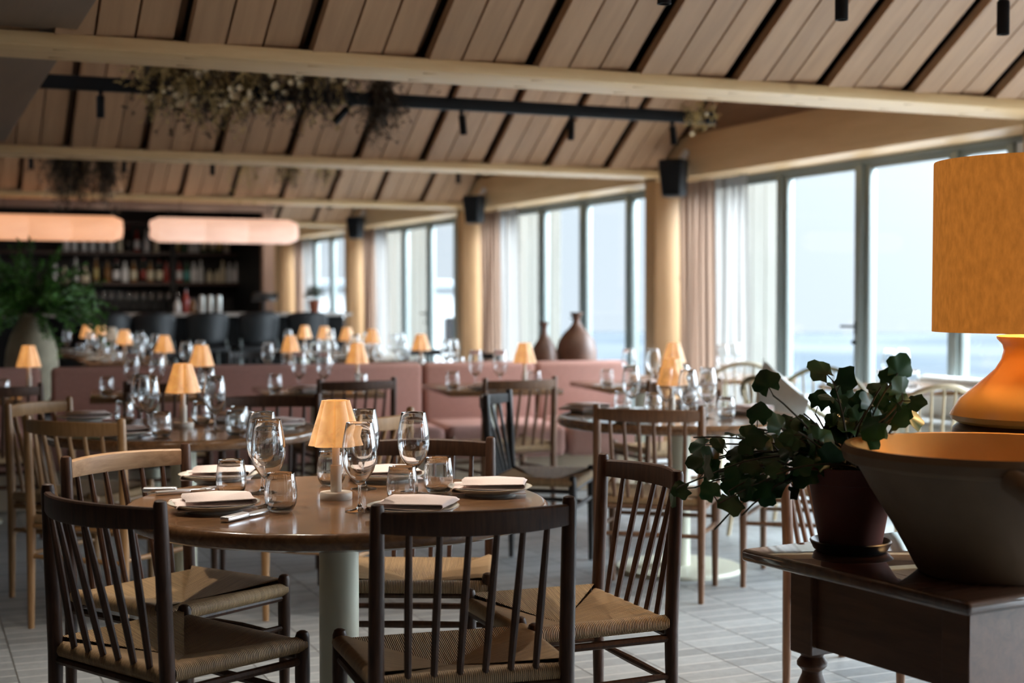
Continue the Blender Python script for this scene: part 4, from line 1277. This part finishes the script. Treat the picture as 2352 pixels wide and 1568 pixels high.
# long paper lanterns above the bar
def lantern(xa, xb, mat, label):
    Y, z, r = 15.55, 2.0, 0.132
    L = xb - xa
    l = empty('pendant_lantern', ((xa + xb) / 2, Y, z), 0, label, 'pendant lamp', 'long paper lanterns over the bar')
    prof = [(0.03, -L / 2), (r * 0.72, -L / 2 + 0.01), (r * 0.97, -L / 2 + 0.09)]
    k = 3
    for i in range(k + 1):
        zz = -L / 2 + 0.10 + (L - 0.20) * i / k
        prof += [(r, zz - 0.006), (r * 0.965, zz), (r, zz + 0.006)]
    prof += [(r * 0.97, L / 2 - 0.09), (r * 0.72, L / 2 - 0.01), (0.03, L / 2)]
    o = MB().lathe(prof, 36).build('shade', mat, l, ang=70); o.rotation_euler = (0, PI / 2, 0)
    for sx in (-1, 1):
        o = MB().lathe([(0, -0.004), (0.034, -0.004), (0.034, 0.004), (0, 0.004)], 20).build('end_ring', 'black', l)
        o.rotation_euler = (0, PI / 2, 0); o.location = (sx * L / 2, 0, 0)
        MB().tube([(sx * L * 0.3, 0, r), (sx * L * 0.3, 0, 0.42)], 0.003, 6).build('cord', 'black', l)
    return l
lantern(bar_x(-60, 15.55), bar_x(284, 15.55), 'lantern', 'long amber paper lantern over the bar at left')
lantern(bar_x(345, 15.55), bar_x(684, 15.55), 'lantern2', 'long rosy paper lantern over the bar, right of the amber one')

# ------------------------------------------------------------------ ceiling tracks, spots, dried flowers
def track(x0, x1, Y, z, label):
    t = empty('ceiling_track', ((x0 + x1) / 2, Y, z), 0, label, 'lighting track', 'black lighting tracks')
    MB().box((0, 0, 0.04), (x1 - x0, 0.05, 0.08), bev=0.003).build('rail', 'black', t)
    zr = ZV + TANP * 2.1 - z
    for s in (-0.35, 0.35):
        MB().tube([((x1 - x0) * s, 0, 0.08), ((x1 - x0) * s, 0, zr)], 0.004, 6).build('hanger', 'black', t)
    return t
def spot_mk():
    s = empty('ceiling_spotlight')
    MB().box((0, 0, -0.012), (0.02, 0.03, 0.024)).build('mount', 'black', s)
    hd = MB().lathe([(0, -0.125), (0.018, -0.125), (0.020, -0.135), (0.0235, -0.135), (0.0235, -0.012), (0.021, -0.008), (0, -0.008)], 24).build('head', 'black', s)
    hd.location = (0, 0, -0.02)
    return s
SP = Proto(spot_mk)
_place = SP.place
def spot_on(loc, *a, **k):
    c = _place(loc, *a, **k)
    d = bpy.data.lights.new('spot_lamp', 'SPOT'); d.energy = SPOT_W; d.color = (1.0, 0.88, 0.74)
    d.spot_size = math.radians(100); d.spot_blend = 0.8; d.shadow_soft_size = 0.03
    o = bpy.data.objects.new('spot_lamp', d); COL.objects.link(o); o.parent = c; o.location = (0, 0, -0.165)
    return c
SP.place = spot_on
def on_line(px, Y): return bar_x(px, Y)
YT1 = 8.72
zt = EYE + 430 * (YT1 / (0.921 + 0.0208)) / FPX
track(on_line(60, YT1), on_line(1640, YT1), YT1, zt, 'long black lighting track in the middle bay with dried flowers on it')
for px, tl_, d in ((235, (0, 0), 'leftmost, left of the dried flowers'), (807, (0.2, 0.7), 'second, tilted sideways'), (1060, (0, -0.12), 'third'), (1312, (0, 0.03), 'fourth'), (1542, (0, -0.12), 'rightmost')):
    SP.place((on_line(px, YT1), YT1, zt), 0, 'small black spotlight on the middle track, ' + d, 'spotlight', 'black track spotlights', tilt=tl_)
    if tl_[1] > 0.5:
        for l_ in [q for q in bpy.data.objects if q.type == 'LIGHT' and q.parent and q.parent.get('label', '').endswith('second, tilted sideways')]: bpy.data.objects.remove(l_)
YT0 = 4.30
track(-0.2, 5.7, YT0, 2.425, 'black lighting track cut by the top edge of the picture')
for px, d in ((1523, 'barely showing at the top edge'), (1928, 'cut by the top edge'), (2297, 'near the top right corner')):
    SP.place((on_line(px, YT0), YT0, 2.425), 0, 'black spotlight on the near track, ' + d, 'spotlight', 'black track spotlights')
for x_, d in ((0.35, 'leftmost'), (0.95, 'second from the left'), (1.65, 'third from the left')):  # added lamps out of view, lighting the foreground table from above
    SP.place((x_, YT0, 2.425), 0, 'added black spotlight on the near track, unseen beyond the top edge, ' + d, 'spotlight', 'black track spotlights').children[-1].data.energy = 34
YT2 = 13.3
track(on_line(40, YT2), on_line(1085, YT2), YT2, 2.56, 'black lighting track in the third bay, hidden by the beam')
for px, d in ((75, 'leftmost'), (288, 'second'), (490, 'third'), (1053, 'rightmost')):
    SP.place((on_line(px, YT2), YT2, 2.56), 0, 'black spotlight on the far track, ' + d, 'spotlight', 'black track spotlights')
for px, z_, tl_, d in ((652, 2.40, (0.5, 0.9), 'left one in view'), (779, 2.40, (0.5, 0.9), 'right one in view'), (250, 2.53, (0.75, 0), 'first added unseen behind the beam'),
                   (370, 2.53, (0.75, 0), 'second added unseen behind the beam'), (500, 2.53, (0.75, 0), 'third added unseen behind the beam')):  # the three behind the beam are added, unseen, to brighten the bottles
    c_ = SP.place((on_line(px, 16.2), 16.2, z_), 0, 'tiny black spotlight before the bar, %s' % d, 'spotlight', 'black track spotlights', tilt=tl_)
    for l_ in [q for q in bpy.data.objects if q.parent == c_ and q.type == 'LIGHT']: l_.data.energy = BAR_W; l_.data.spot_size = math.radians(80)

def dried(x0, x1, Y, ztop, n, lmin, lmax, mats, seed, label, flowers=0, spread=0.16, dense_dark=0.5, up=0.0):
    rnd = random.Random(seed)
    cx = (x0 + x1) / 2
    e = empty('hanging_dried_flowers', (cx, Y, ztop), 0, label, 'dried flowers', 'dried flower bunches on the tracks')
    A, B, P = MB(), MB(), MB()
    for i in range(n):
        bx = rnd.uniform(x0, x1) - cx
        p = Vector((bx, rnd.uniform(-0.07, 0.07), rnd.uniform(-0.02, 0.06 + up)))
        ln = rnd.uniform(lmin, lmax) * (0.55 + 0.45 * math.cos((bx / max(0.05, (x1 - x0) / 2)) * 1.2))
        d = Vector((rnd.uniform(-1, 1) * spread * 4, rnd.uniform(-1, 1) * spread * 3, rnd.uniform(-1.2, 0.25))).normalized()
        pts = [p.copy()]
        for k in range(4):
            d = (d + Vector((rnd.uniform(-.25, .25), rnd.uniform(-.2, .2), -0.28))).normalized()
            p = p + d * ln / 4; pts.append(p.copy())
        tgt = A if rnd.random() < dense_dark else B
        tgt.tube(pts, [0.003, 0.003, 0.0025, 0.002, 0.0012], 3, cap=False)
        for k in range(7):
            q = pts[rnd.randint(1, 4)] + Vector((rnd.uniform(-.02, .02), rnd.uniform(-.02, .02), rnd.uniform(-.02, .02)))
            s1 = Vector((rnd.uniform(-1, 1), rnd.uniform(-1, 1), rnd.uniform(-1, 1))).normalized() * rnd.uniform(0.012, 0.03)
            s2 = s1.cross(Vector((rnd.uniform(-1, 1), 1, rnd.uniform(-1, 1)))).normalized() * rnd.uniform(0.003, 0.008)
            tgt.add([q - s1, q + s2, q + s1, q - s2], [(0, 1, 2, 3)])
    if A.v: A.build('stalks', mats[0], e)
    if B.v: B.build('grasses', mats[1], e)
    for i in range(flowers):
        c = Vector((rnd.uniform(x0, x1) - cx, rnd.uniform(-0.12, 0.02), rnd.uniform(-0.20, 0.05)))
        r = rnd.uniform(0.014, 0.030)
        ax = Vector((rnd.uniform(-.6, .6), -1, rnd.uniform(-1, .3))).normalized()
        a = ax.orthogonal().normalized(); b = ax.cross(a)
        for k in range(7):
            th = 2 * PI * k / 7
            rd = a * math.cos(th) + b * math.sin(th)
            tg = ax.cross(rd)
            P.add([c, c + rd * r * 0.6 + tg * r * 0.32 + ax * r * 0.25, c + rd * r + ax * r * 0.75, c + rd * r * 0.6 - tg * r * 0.32 + ax * r * 0.25], [(0, 1, 2, 3)])
    if flowers: P.build('blossoms', 'petal', e)
    return e
dried(on_line(345, YT1), on_line(570, YT1), YT1, zt + 0.11, 420, 0.12, 0.42, ('dry', 'straw'), 1, 'dense bunch of dried straw flowers with cream blossoms on the middle track at left', 34, dense_dark=0.45, up=0.10)
dried(on_line(540, YT1), on_line(800, YT1), YT1, zt + 0.10, 330, 0.10, 0.30, ('dry', 'straw'), 2, 'looser bunch of dried brown flowers on the middle track, right of the dense one', 22, dense_dark=0.7, up=0.08)
dried(on_line(855, YT1), on_line(900, YT1), YT1, zt + 0.12, 130, 0.14, 0.40, ('dry', 'dry'), 4, 'small dark dried bunch hanging alone on the middle track', 0, spread=0.06)
dried(on_line(1570, YT1), on_line(1635, YT1), YT1, zt + 0.06, 36, 0.06, 0.14, ('straw', 'straw'), 5, 'few dried sprigs at the right end of the middle track', 2)
dried(on_line(128, YT2), on_line(192, YT2), YT2, 2.62, 330, 0.26, 0.60, ('dry', 'straw'), 6, 'dark dried bunch hanging in the third bay at far left', 0, spread=0.05, dense_dark=0.9)
dried(on_line(232, YT2), on_line(255, YT2), YT2, 2.62, 140, 0.30, 0.60, ('dry', 'dry'), 7, 'narrow dark dried bunch in the third bay, right of the large one', 0, spread=0.04)
dried(on_line(640, YT2), on_line(690, YT2), YT2, 2.60, 70, 0.12, 0.36, ('dry', 'straw'), 9, 'thin dried sprigs in the third bay near the middle', 0, spread=0.07)
dried(on_line(735, YT2), on_line(765, YT2), YT2, 2.60, 50, 0.12, 0.34, ('dry', 'straw'), 10, 'thin dried sprigs in the third bay, right of the middle ones', 0, spread=0.05)
dried(on_line(560, YT2), on_line(580, YT2), YT2, 2.60, 22, 0.2, 0.5, ('straw', 'straw'), 11, 'few long straw wisps in the third bay left of the middle', 0, spread=0.04)

# wall speakers on the piers
def speaker_mk():
    s = empty('mounted_speaker')
    b = MB()
    b.hexa([(-0.085, 0.0, -0.16), (0.085, 0.0, -0.16), (0.085, 0.15, -0.16), (-0.085, 0.15, -0.16), (-0.11, -0.03, 0.15), (0.11, -0.03, 0.15), (0.11, 0.15, 0.15), (-0.11, 0.15, 0.15)])
    cb = b.build('cabinet', 'blackp', s); bv = cb.modifiers.new('round', 'BEVEL'); bv.width = 0.022; bv.segments = 3
    g = MB()
    g.hexa([(-0.072, -0.006, -0.145), (0.072, -0.006, -0.145), (0.072, 0.01, -0.145), (-0.072, 0.01, -0.145), (-0.097, -0.036, 0.135), (0.097, -0.036, 0.135), (0.097, 0.0, 0.135), (-0.097, 0.0, 0.135)])
    gg = g.build('grille', 'black', s); bv = gg.modifiers.new('round', 'BEVEL'); bv.width = 0.016; bv.segments = 3
    MB().box((0, 0.20, 0.10), (0.06, 0.11, 0.10), bev=0.006).build('bracket', 'white', s)
    MB().tube([(0.05, 0.13, 0.15), (0.06, 0.16, 0.20), (0.06, 0.20, 0.22)], 0.03, 10).build('cable_cover', 'white', s)
    return s
SK = Proto(speaker_mk)
for k, px, py, d in ((3, 1540, 408, 'pier left of the nearest window'), (4, 1083, 480, 'pier behind, between the second and third window'), (5, 812, 522, 'farthest pier by the bar')):
    u = (px - 1176) / FPX
    dd = F2 + R2 * u
    Z = 5.80 / dd.x
    SK.place((5.80, Z * dd.y, EYE + (683 - py) * Z / FPX), -0.85, 'black loudspeaker mounted high on the ' + d, 'loudspeaker', 'black loudspeakers on the piers')

# ------------------------------------------------------------------ window side: bentwood armchairs and tables
def make_armchair(rmat, smat, pillow):
    def mk():
        c = empty('bentwood_armchair')
        def hoop(t):
            a = PI * (1.08 * t - 0.04)
            x = 0.29 * math.cos(a); y = -0.27 * math.sin(a) + 0.05
            z = 0.66 + 0.20 * max(0, math.sin(a)) ** 1.6
            return Vector((x, y, z))
        pts = [Vector((0.30, 0.27, 0.65))] + [hoop(i / 24) for i in range(25)] + [Vector((-0.30, 0.27, 0.65))]
        MB().tube(pts, 0.014, 10).build('hoop_rail', rmat, c)
        for i in range(1, 16):
            t = i / 16
            a = hoop(t); b = Vector((a.x * 0.80, a.y * 0.80, 0.43))
            MB().tube([a, a.lerp(b, 0.5), b], [0.006, 0.0075, 0.006], 6).build('spindle', smat, c)
        MB().box((0, 0.02, 0.42), (0.50, 0.48, 0.03), bev=0.012, seg=2).build('seat', smat, c)
        MB().box((0, 0.03, 0.462), (0.47, 0.45, 0.055), bev=0.024, seg=3).build('seat_cushion', 'cushion', c)
        for sx in (-1, 1):
            for y in (-0.19, 0.22):
                MB().tube([(sx * 0.20, y * 0.85, 0.41), (sx * 0.235, y * 1.12, 0.0)], [0.016, 0.011], 8).build('leg', smat, c)
        return c
    return mk
AC1 = Proto(make_armchair('olive', 'rattan', False))
AC2 = Proto(make_armchair('rattan', 'rattan', False))
ga = 'bentwood armchairs by the window'
def arm(proto, px, Z, fx, fy, label):
    f = R2.to_3d() * fx + F2.to_3d() * fy
    p = col_at(px, Z)
    return proto.place(p, math.atan2(f.y, f.x) - PI / 2, label, 'armchair', ga)
arm(AC2, 1705, 9.35, 0.1, 1, 'pale bentwood armchair with spindle back beside the nearest curtain')
a2 = arm(AC1, 1812, 7.6, 0.9, 0.5, 'olive bentwood armchair with a white pillow, in front of the terrace door')
arm(AC1, 1885, 8.4, -0.3, -1, 'olive bentwood armchair behind the one with the pillow')
arm(AC2, 2125, 7.0, -0.15, 1, 'pale bentwood armchair seen from behind, above the earthenware bowl rim')
def pillow(p, rz, tilt, label):
    n = 10
    vs, fs = [], []
    for sgn in (1, -1):
        for i in range(n + 1):
            for j in range(n + 1):
                u, v = -1 + 2 * i / n, -1 + 2 * j / n
                h = 0.075 * (max(0, 1 - u * u) * max(0, 1 - v * v)) ** 0.45
                pin = 1 - 0.06 * (1 - abs(u)) * abs(v) - 0.0
                vs.append((0.21 * u * (1 - 0.07 * (1 - v * v) * abs(u)), sgn * h, 0.21 * v * (1 - 0.07 * (1 - u * u) * abs(v)) + 0.20))
    m = (n + 1) ** 2
    for s in range(2):
        for i in range(n):
            for j in range(n):
                a = s * m + i * (n + 1) + j
                fs.append((a, a + n + 1, a + n + 2, a + 1))
    mb = MB(); mb.add(vs, fs)
    bm = None
    o = mb.build('pillow', 'cushion', ang=80)
    o.location = p; o.rotation_euler = (tilt, 0.5, rz)
    return tag(o, label, 'pillow')
fdir = R2.to_3d() * 0.9 + F2.to_3d() * 0.5
pc = a2.location + fdir.normalized() * (-0.09)
pillow((pc.x, pc.y, 0.515), math.atan2(fdir.y, fdir.x) - PI / 2, 0.22, 'white pillow standing on its corner in the olive armchair')
wt1 = col_at(1660, 10.1); wt2 = Vector((5.72, 7.28, 0))
ST.place(wt1, 0.0, 'square walnut table beside the nearest curtain', 'table', 'tables by the window')
ST.place(wt2, 0.0, 'square walnut table before the terrace door at right', 'table', 'tables by the window')
gw = 'tableware by the window'
for a, b, d in ((-0.12, -0.2, 'left'), (0.02, -0.1, 'middle'), (0.12, 0.02, 'right')):
    WG.place((wt1.x + a, wt1.y + b, TZ), 0, 'wine glass on the table beside the nearest curtain, ' + d, 'wine glass', gw)
def on_top_at(px, Z):
    p = col_at(px, Z); return (p.x, p.y, TZ)
WG.place(on_top_at(2043, 9.0), 0, 'wine glass against the sea view at right, left one of two', 'wine glass', gw)
WG.place(on_top_at(2074, 9.08), 0, 'wine glass against the sea view at right, right one of two', 'wine glass', gw)
TU.place(on_top_at(2098, 8.95), 0, 'tumbler right of the two wine glasses against the sea', 'tumbler', gw)
TU.place(on_top_at(2026, 8.9), 0, 'tumbler left of the two wine glasses against the sea', 'tumbler', gw)
bench = empty('window_bench', (6.02, 7.2, 0), PI / 2, 'low grey cushioned bench under the terrace window at right', 'bench')
MB().box((0, -0.02, 0.2), (1.0, 0.40, 0.40), bev=0.01).build('body', 'plinth', bench)
MB().box((0, -0.02, 0.45), (1.0, 0.40, 0.10), bev=0.035, seg=3).build('seat_cushion', 'cushion', bench)
MB().box((0, -0.19, 0.63), (1.0, 0.09, 0.28), bev=0.035, seg=3).build('back_cushion', 'cushion', bench)

# ------------------------------------------------------------------ sideboard in the right foreground with bowl, pot plant and big lamp
KS = 1.20            # depth and size factor of the whole sideboard group
CZ = EYE - 0.5 * KS
C_corner = lz(0.455 * KS, 2.85 * KS)                       # far left corner of the top
ca = (R2 * 0.504 - F2 * 0.864).to_3d()           # along the short left end, towards us
cb = (R2 * 0.864 + F2 * 0.504).to_3d()           # along the length, to the right
CANG = math.atan2(cb.y, cb.x)
CW, CD = 1.56, 0.702
def cpt(a, b, z=0.0):
    p = C_corner + ca * a + cb * b
    return Vector((p.x, p.y, z))
cc = cpt(CD / 2, CW / 2)
con = empty('sideboard_table', cc, CANG, 'dark mahogany side table with turned legs in the right foreground', 'side table')
MB().box((0, 0, CZ - 0.015), (CW, CD, 0.03), bev=0.010, seg=3).build('top', 'console_top', con)
ap = MB()
ap.box((0, CD / 2 - 0.105, CZ - 0.125), (CW - 0.28, 0.022, 0.19)); ap.box((0, -CD / 2 + 0.105, CZ - 0.125), (CW - 0.28, 0.022, 0.19))
ap.box((-CW / 2 + 0.115, 0, CZ - 0.125), (0.022, CD - 0.26, 0.19)); ap.box((CW / 2 - 0.115, 0, CZ - 0.125), (0.022, CD - 0.26, 0.19))
ap.build('apron', 'console', con)
dr = MB().box((0, -CD / 2 + 0.090, CZ - 0.125), (0.5, 0.012, 0.15), bev=0.003).build('drawer', 'console', con)
MB().lathe([(0, 0), (0.008, 0), (0.008, 0.012), (0.018, 0.02), (0.016, 0.03), (0, 0.033)], 16).build('knob', 'console', dr)
dr.children[0].rotation_euler = (PI / 2, 0, 0); dr.children[0].location = (0, -CD / 2 + 0.084, CZ - 0.125)
for sx in (-1, 1):
    for sy in (-1, 1):
        x, y = sx * (CW / 2 - 0.125), sy * (CD / 2 - 0.115)
        lg = MB()
        lg.box((x, y, CZ - 0.135), (0.075, 0.075, 0.21), bev=0.003, seg=1)
        zt0 = CZ - 0.24
        lg.lathe([(0.030, zt0), (0.026, zt0 - 0.008), (0.036, zt0 - 0.022), (0.036, zt0 - 0.030), (0.024, zt0 - 0.042), (0.024, zt0 - 0.05), (0.034, zt0 - 0.075), (0.038, zt0 - 0.11), (0.034, zt0 - 0.17), (0.026, zt0 - 0.30),
                  (0.021, zt0 - 0.40), (0.026, zt0 - 0.42), (0.030, zt0 - 0.44), (0.024, zt0 - 0.47), (0.018, 0.0), (0, 0)], 24, c=(x, y, 0))
        lg.build('leg', 'console', con)

# earthenware bowl
bp_ = lz(0.87 * KS, 2.60 * KS)
bw = empty('earthenware_bowl', (bp_.x, bp_.y, CZ), 0, 'large worn earthenware bowl with glazed inside on the side table', 'bowl')
bw.scale = (KS, KS, KS)
RR, BB, HH = 0.262, 0.122, 0.232
MB().lathe([(0, 0), (BB, 0), (BB + 0.008, 0.006), (0.172, HH * 0.36), (0.215, HH * 0.66), (0.238, HH * 0.84), (0.250, HH * 0.85), (RR, HH * 0.88), (RR + 0.004, HH * 0.95), (RR - 0.002, HH)], 64).build('outside', 'bowl', bw)
MB().lathe([(RR - 0.002, HH), (RR - 0.012, HH - 0.001), (RR - 0.026, HH - 0.028), (0.20, HH * 0.62), (0.15, HH * 0.34), (0.10, 0.022), (0, 0.016)], 64).build('glazed_inside', 'bowl_in', bw)
hv = (-F2.to_3d() * 0.98 + R2.to_3d() * 0.0).normalized(); ht = Vector((-hv.y, hv.x, 0))
hp = [hv * 0.250 + Vector((0, 0, HH * 0.86)) + ht * -0.05, hv * 0.285 + Vector((0, 0, HH * 0.80)) + ht * -0.035, hv * 0.290 + Vector((0, 0, HH * 0.70)), hv * 0.262 + Vector((0, 0, HH * 0.60)) + ht * 0.02, hv * 0.222 + Vector((0, 0, HH * 0.60)) + ht * 0.03]
MB().tube(hp, [0.022, 0.022, 0.021, 0.02, 0.02], 12).build('handle', 'bowl', bw)

# lamp on the side table
lp = lz(1.117 * KS, 3.05 * KS)
bl = empty('ceramic_lamp', (lp.x, lp.y, CZ), 0, 'large ochre ceramic lamp with lit amber drum shade at the right edge', 'lamp')
bl.scale = (KS, KS, KS)
MB().lathe([(0, 0), (0.11, 0), (0.118, 0.01), (0.118, 0.05), (0.14, 0.10), (0.166, 0.17), (0.174, 0.205), (0.172, 0.222), (0.160, 0.232)], 56).build('foot', 'ochre_dark', bl)
MB().lathe([(0.160, 0.232), (0.176, 0.240), (0.179, 0.250), (0.172, 0.262), (0.158, 0.284), (0.133, 0.305), (0.105, 0.330), (0.086, 0.348), (0.074, 0.368), (0.069, 0.388), (0.072, 0.400), (0.083, 0.412), (0.084, 0.417), (0.078, 0.420), (0, 0.420)], 56).build('body', 'ochre', bl)
MB().lathe([(0, 0.42), (0.014, 0.42), (0.014, 0.48), (0.02, 0.485), (0.02, 0.52), (0, 0.52)], 16).build('socket', 'ochre_dark', bl)
R_ = 0.217
MB().lathe([(R_, 0.427), (R_, 0.430), (R_ * 0.995, 0.785), (R_ * 0.992, 0.788), (R_ * 0.988, 0.785), (R_ * 0.988, 0.430), (R_ * 0.99, 0.427)], 72, close=True).build('shade', 'bigshade', bl)
bulb_d = bpy.data.lights.new('bulb', 'POINT'); bulb_d.energy = 15; bulb_d.color = (1.0, 0.60, 0.26); bulb_d.shadow_soft_size = 0.05
bulb = bpy.data.objects.new('bulb', bulb_d); COL.objects.link(bulb); bulb.parent = bl; bulb.location = (0, 0, 0.56)

# dark pot with a trailing plant
pp = lz(0.67 * KS, 2.83 * KS)
pt = empty('potted_plant', (pp.x, pp.y, CZ), 0, 'trailing green plant in a dark terracotta pot on the side table', 'plant')
pt.scale = (KS, KS, KS)
MB().lathe([(0, 0.0), (0.066, 0.0), (0.072, 0.004), (0.080, 0.020), (0.077, 0.022), (0.068, 0.010), (0, 0.008)], 36).build('saucer', 'saucer', pt)
MB().lathe([(0, 0.011), (0.058, 0.011), (0.061, 0.016), (0.082, 0.135), (0.090, 0.137), (0.094, 0.168), (0.086, 0.169), (0.078, 0.15), (0, 0.148)], 40).build('pot', 'darkpot', pt)
MB().lathe([(0, 0.156), (0.05, 0.155), (0.079, 0.150), (0, 0.149)], 24).build('soil', 'soil', pt)
rnd = random.Random(21)
def lobed_leaf(mb, c, ax, nrm, size):
    ax = ax.normalized(); nrm = (nrm - ax * nrm.dot(ax)).normalized(); sd = ax.cross(nrm)
    k = 15
    vs = [c]
    for i in range(k):
        th = -2.55 + 5.1 * i / (k - 1)
        r = size * (0.62 + 0.24 * abs(math.cos(th * 2.5)) + 0.22 * math.cos(th) )
        p = c + ax * (r * math.cos(th) * 0.95 + size * 0.15) + sd * (r * math.sin(th) * 0.95)
        rr = (p - c).length
        p = p + nrm * (-0.9 * rr * rr / size * 0.35 + 0.10 * size * math.sin(th * 5))
        vs.append(p)
    mb.add(vs, [(0, i + 1, i + 2) for i in range(k - 1)])
fol, stm = MB(), MB()
Rv, Fv, Uv = R2.to_3d(), F2.to_3d(), Vector((0, 0, 1))
specs = []
for i in range(30):       # crown over the pot
    specs.append((rnd.uniform(-1.0, 0.45), rnd.uniform(-0.7, 0.7), rnd.uniform(0.35, 1.0), rnd.uniform(0.12, 0.24), rnd.uniform(0.02, 0.12)))
for i in range(16):       # long runners to the left
    specs.append((rnd.uniform(-1.0, -0.75), rnd.uniform(-0.5, 0.6), rnd.uniform(0.15, 0.62), rnd.uniform(0.22, 0.35), rnd.uniform(0.06, 0.13)))
for i in range(7):        # over the right side
    specs.append((rnd.uniform(0.1, 0.8), rnd.uniform(-0.3, 0.5), rnd.uniform(0.6, 1.0), rnd.uniform(0.14, 0.24), rnd.uniform(0.02, 0.1)))
for r_, f_, u_, ln, dp in specs:
    d = (Rv * r_ + Fv * f_ + Uv * u_).normalized()
    p = Vector((rnd.uniform(-0.04, 0.04), rnd.uniform(-0.04, 0.04), 0.152))
    pts = [p.copy()]
    for k in range(8):
        d = (d + Uv * -dp + Rv * rnd.uniform(-.1, .1) + Fv * rnd.uniform(-.1, .1)).normalized()
        p = p + d * ln / 8; pts.append(p.copy())
        if k >= 3 and rnd.random() < 0.55:
            a = (d * 0.4 + Rv * rnd.uniform(-1, 1) + Uv * rnd.uniform(-0.7, 0.9) + Fv * rnd.uniform(-.6, .6)).normalized()
            tip = p + a * 0.018
            stm.tube([p, tip], 0.0012, 4, cap=False)
            lobed_leaf(fol, tip, a, Uv * 0.7 - Fv * 0.8 + Rv * rnd.uniform(-.6, .6), rnd.uniform(0.023, 0.037))
    stm.tube(pts, [0.0026] * 5 + [0.0018] * 4, 5, cap=False)
fol.build('leaves', 'leaf', pt, ang=80); stm.build('vines', 'stem', pt)
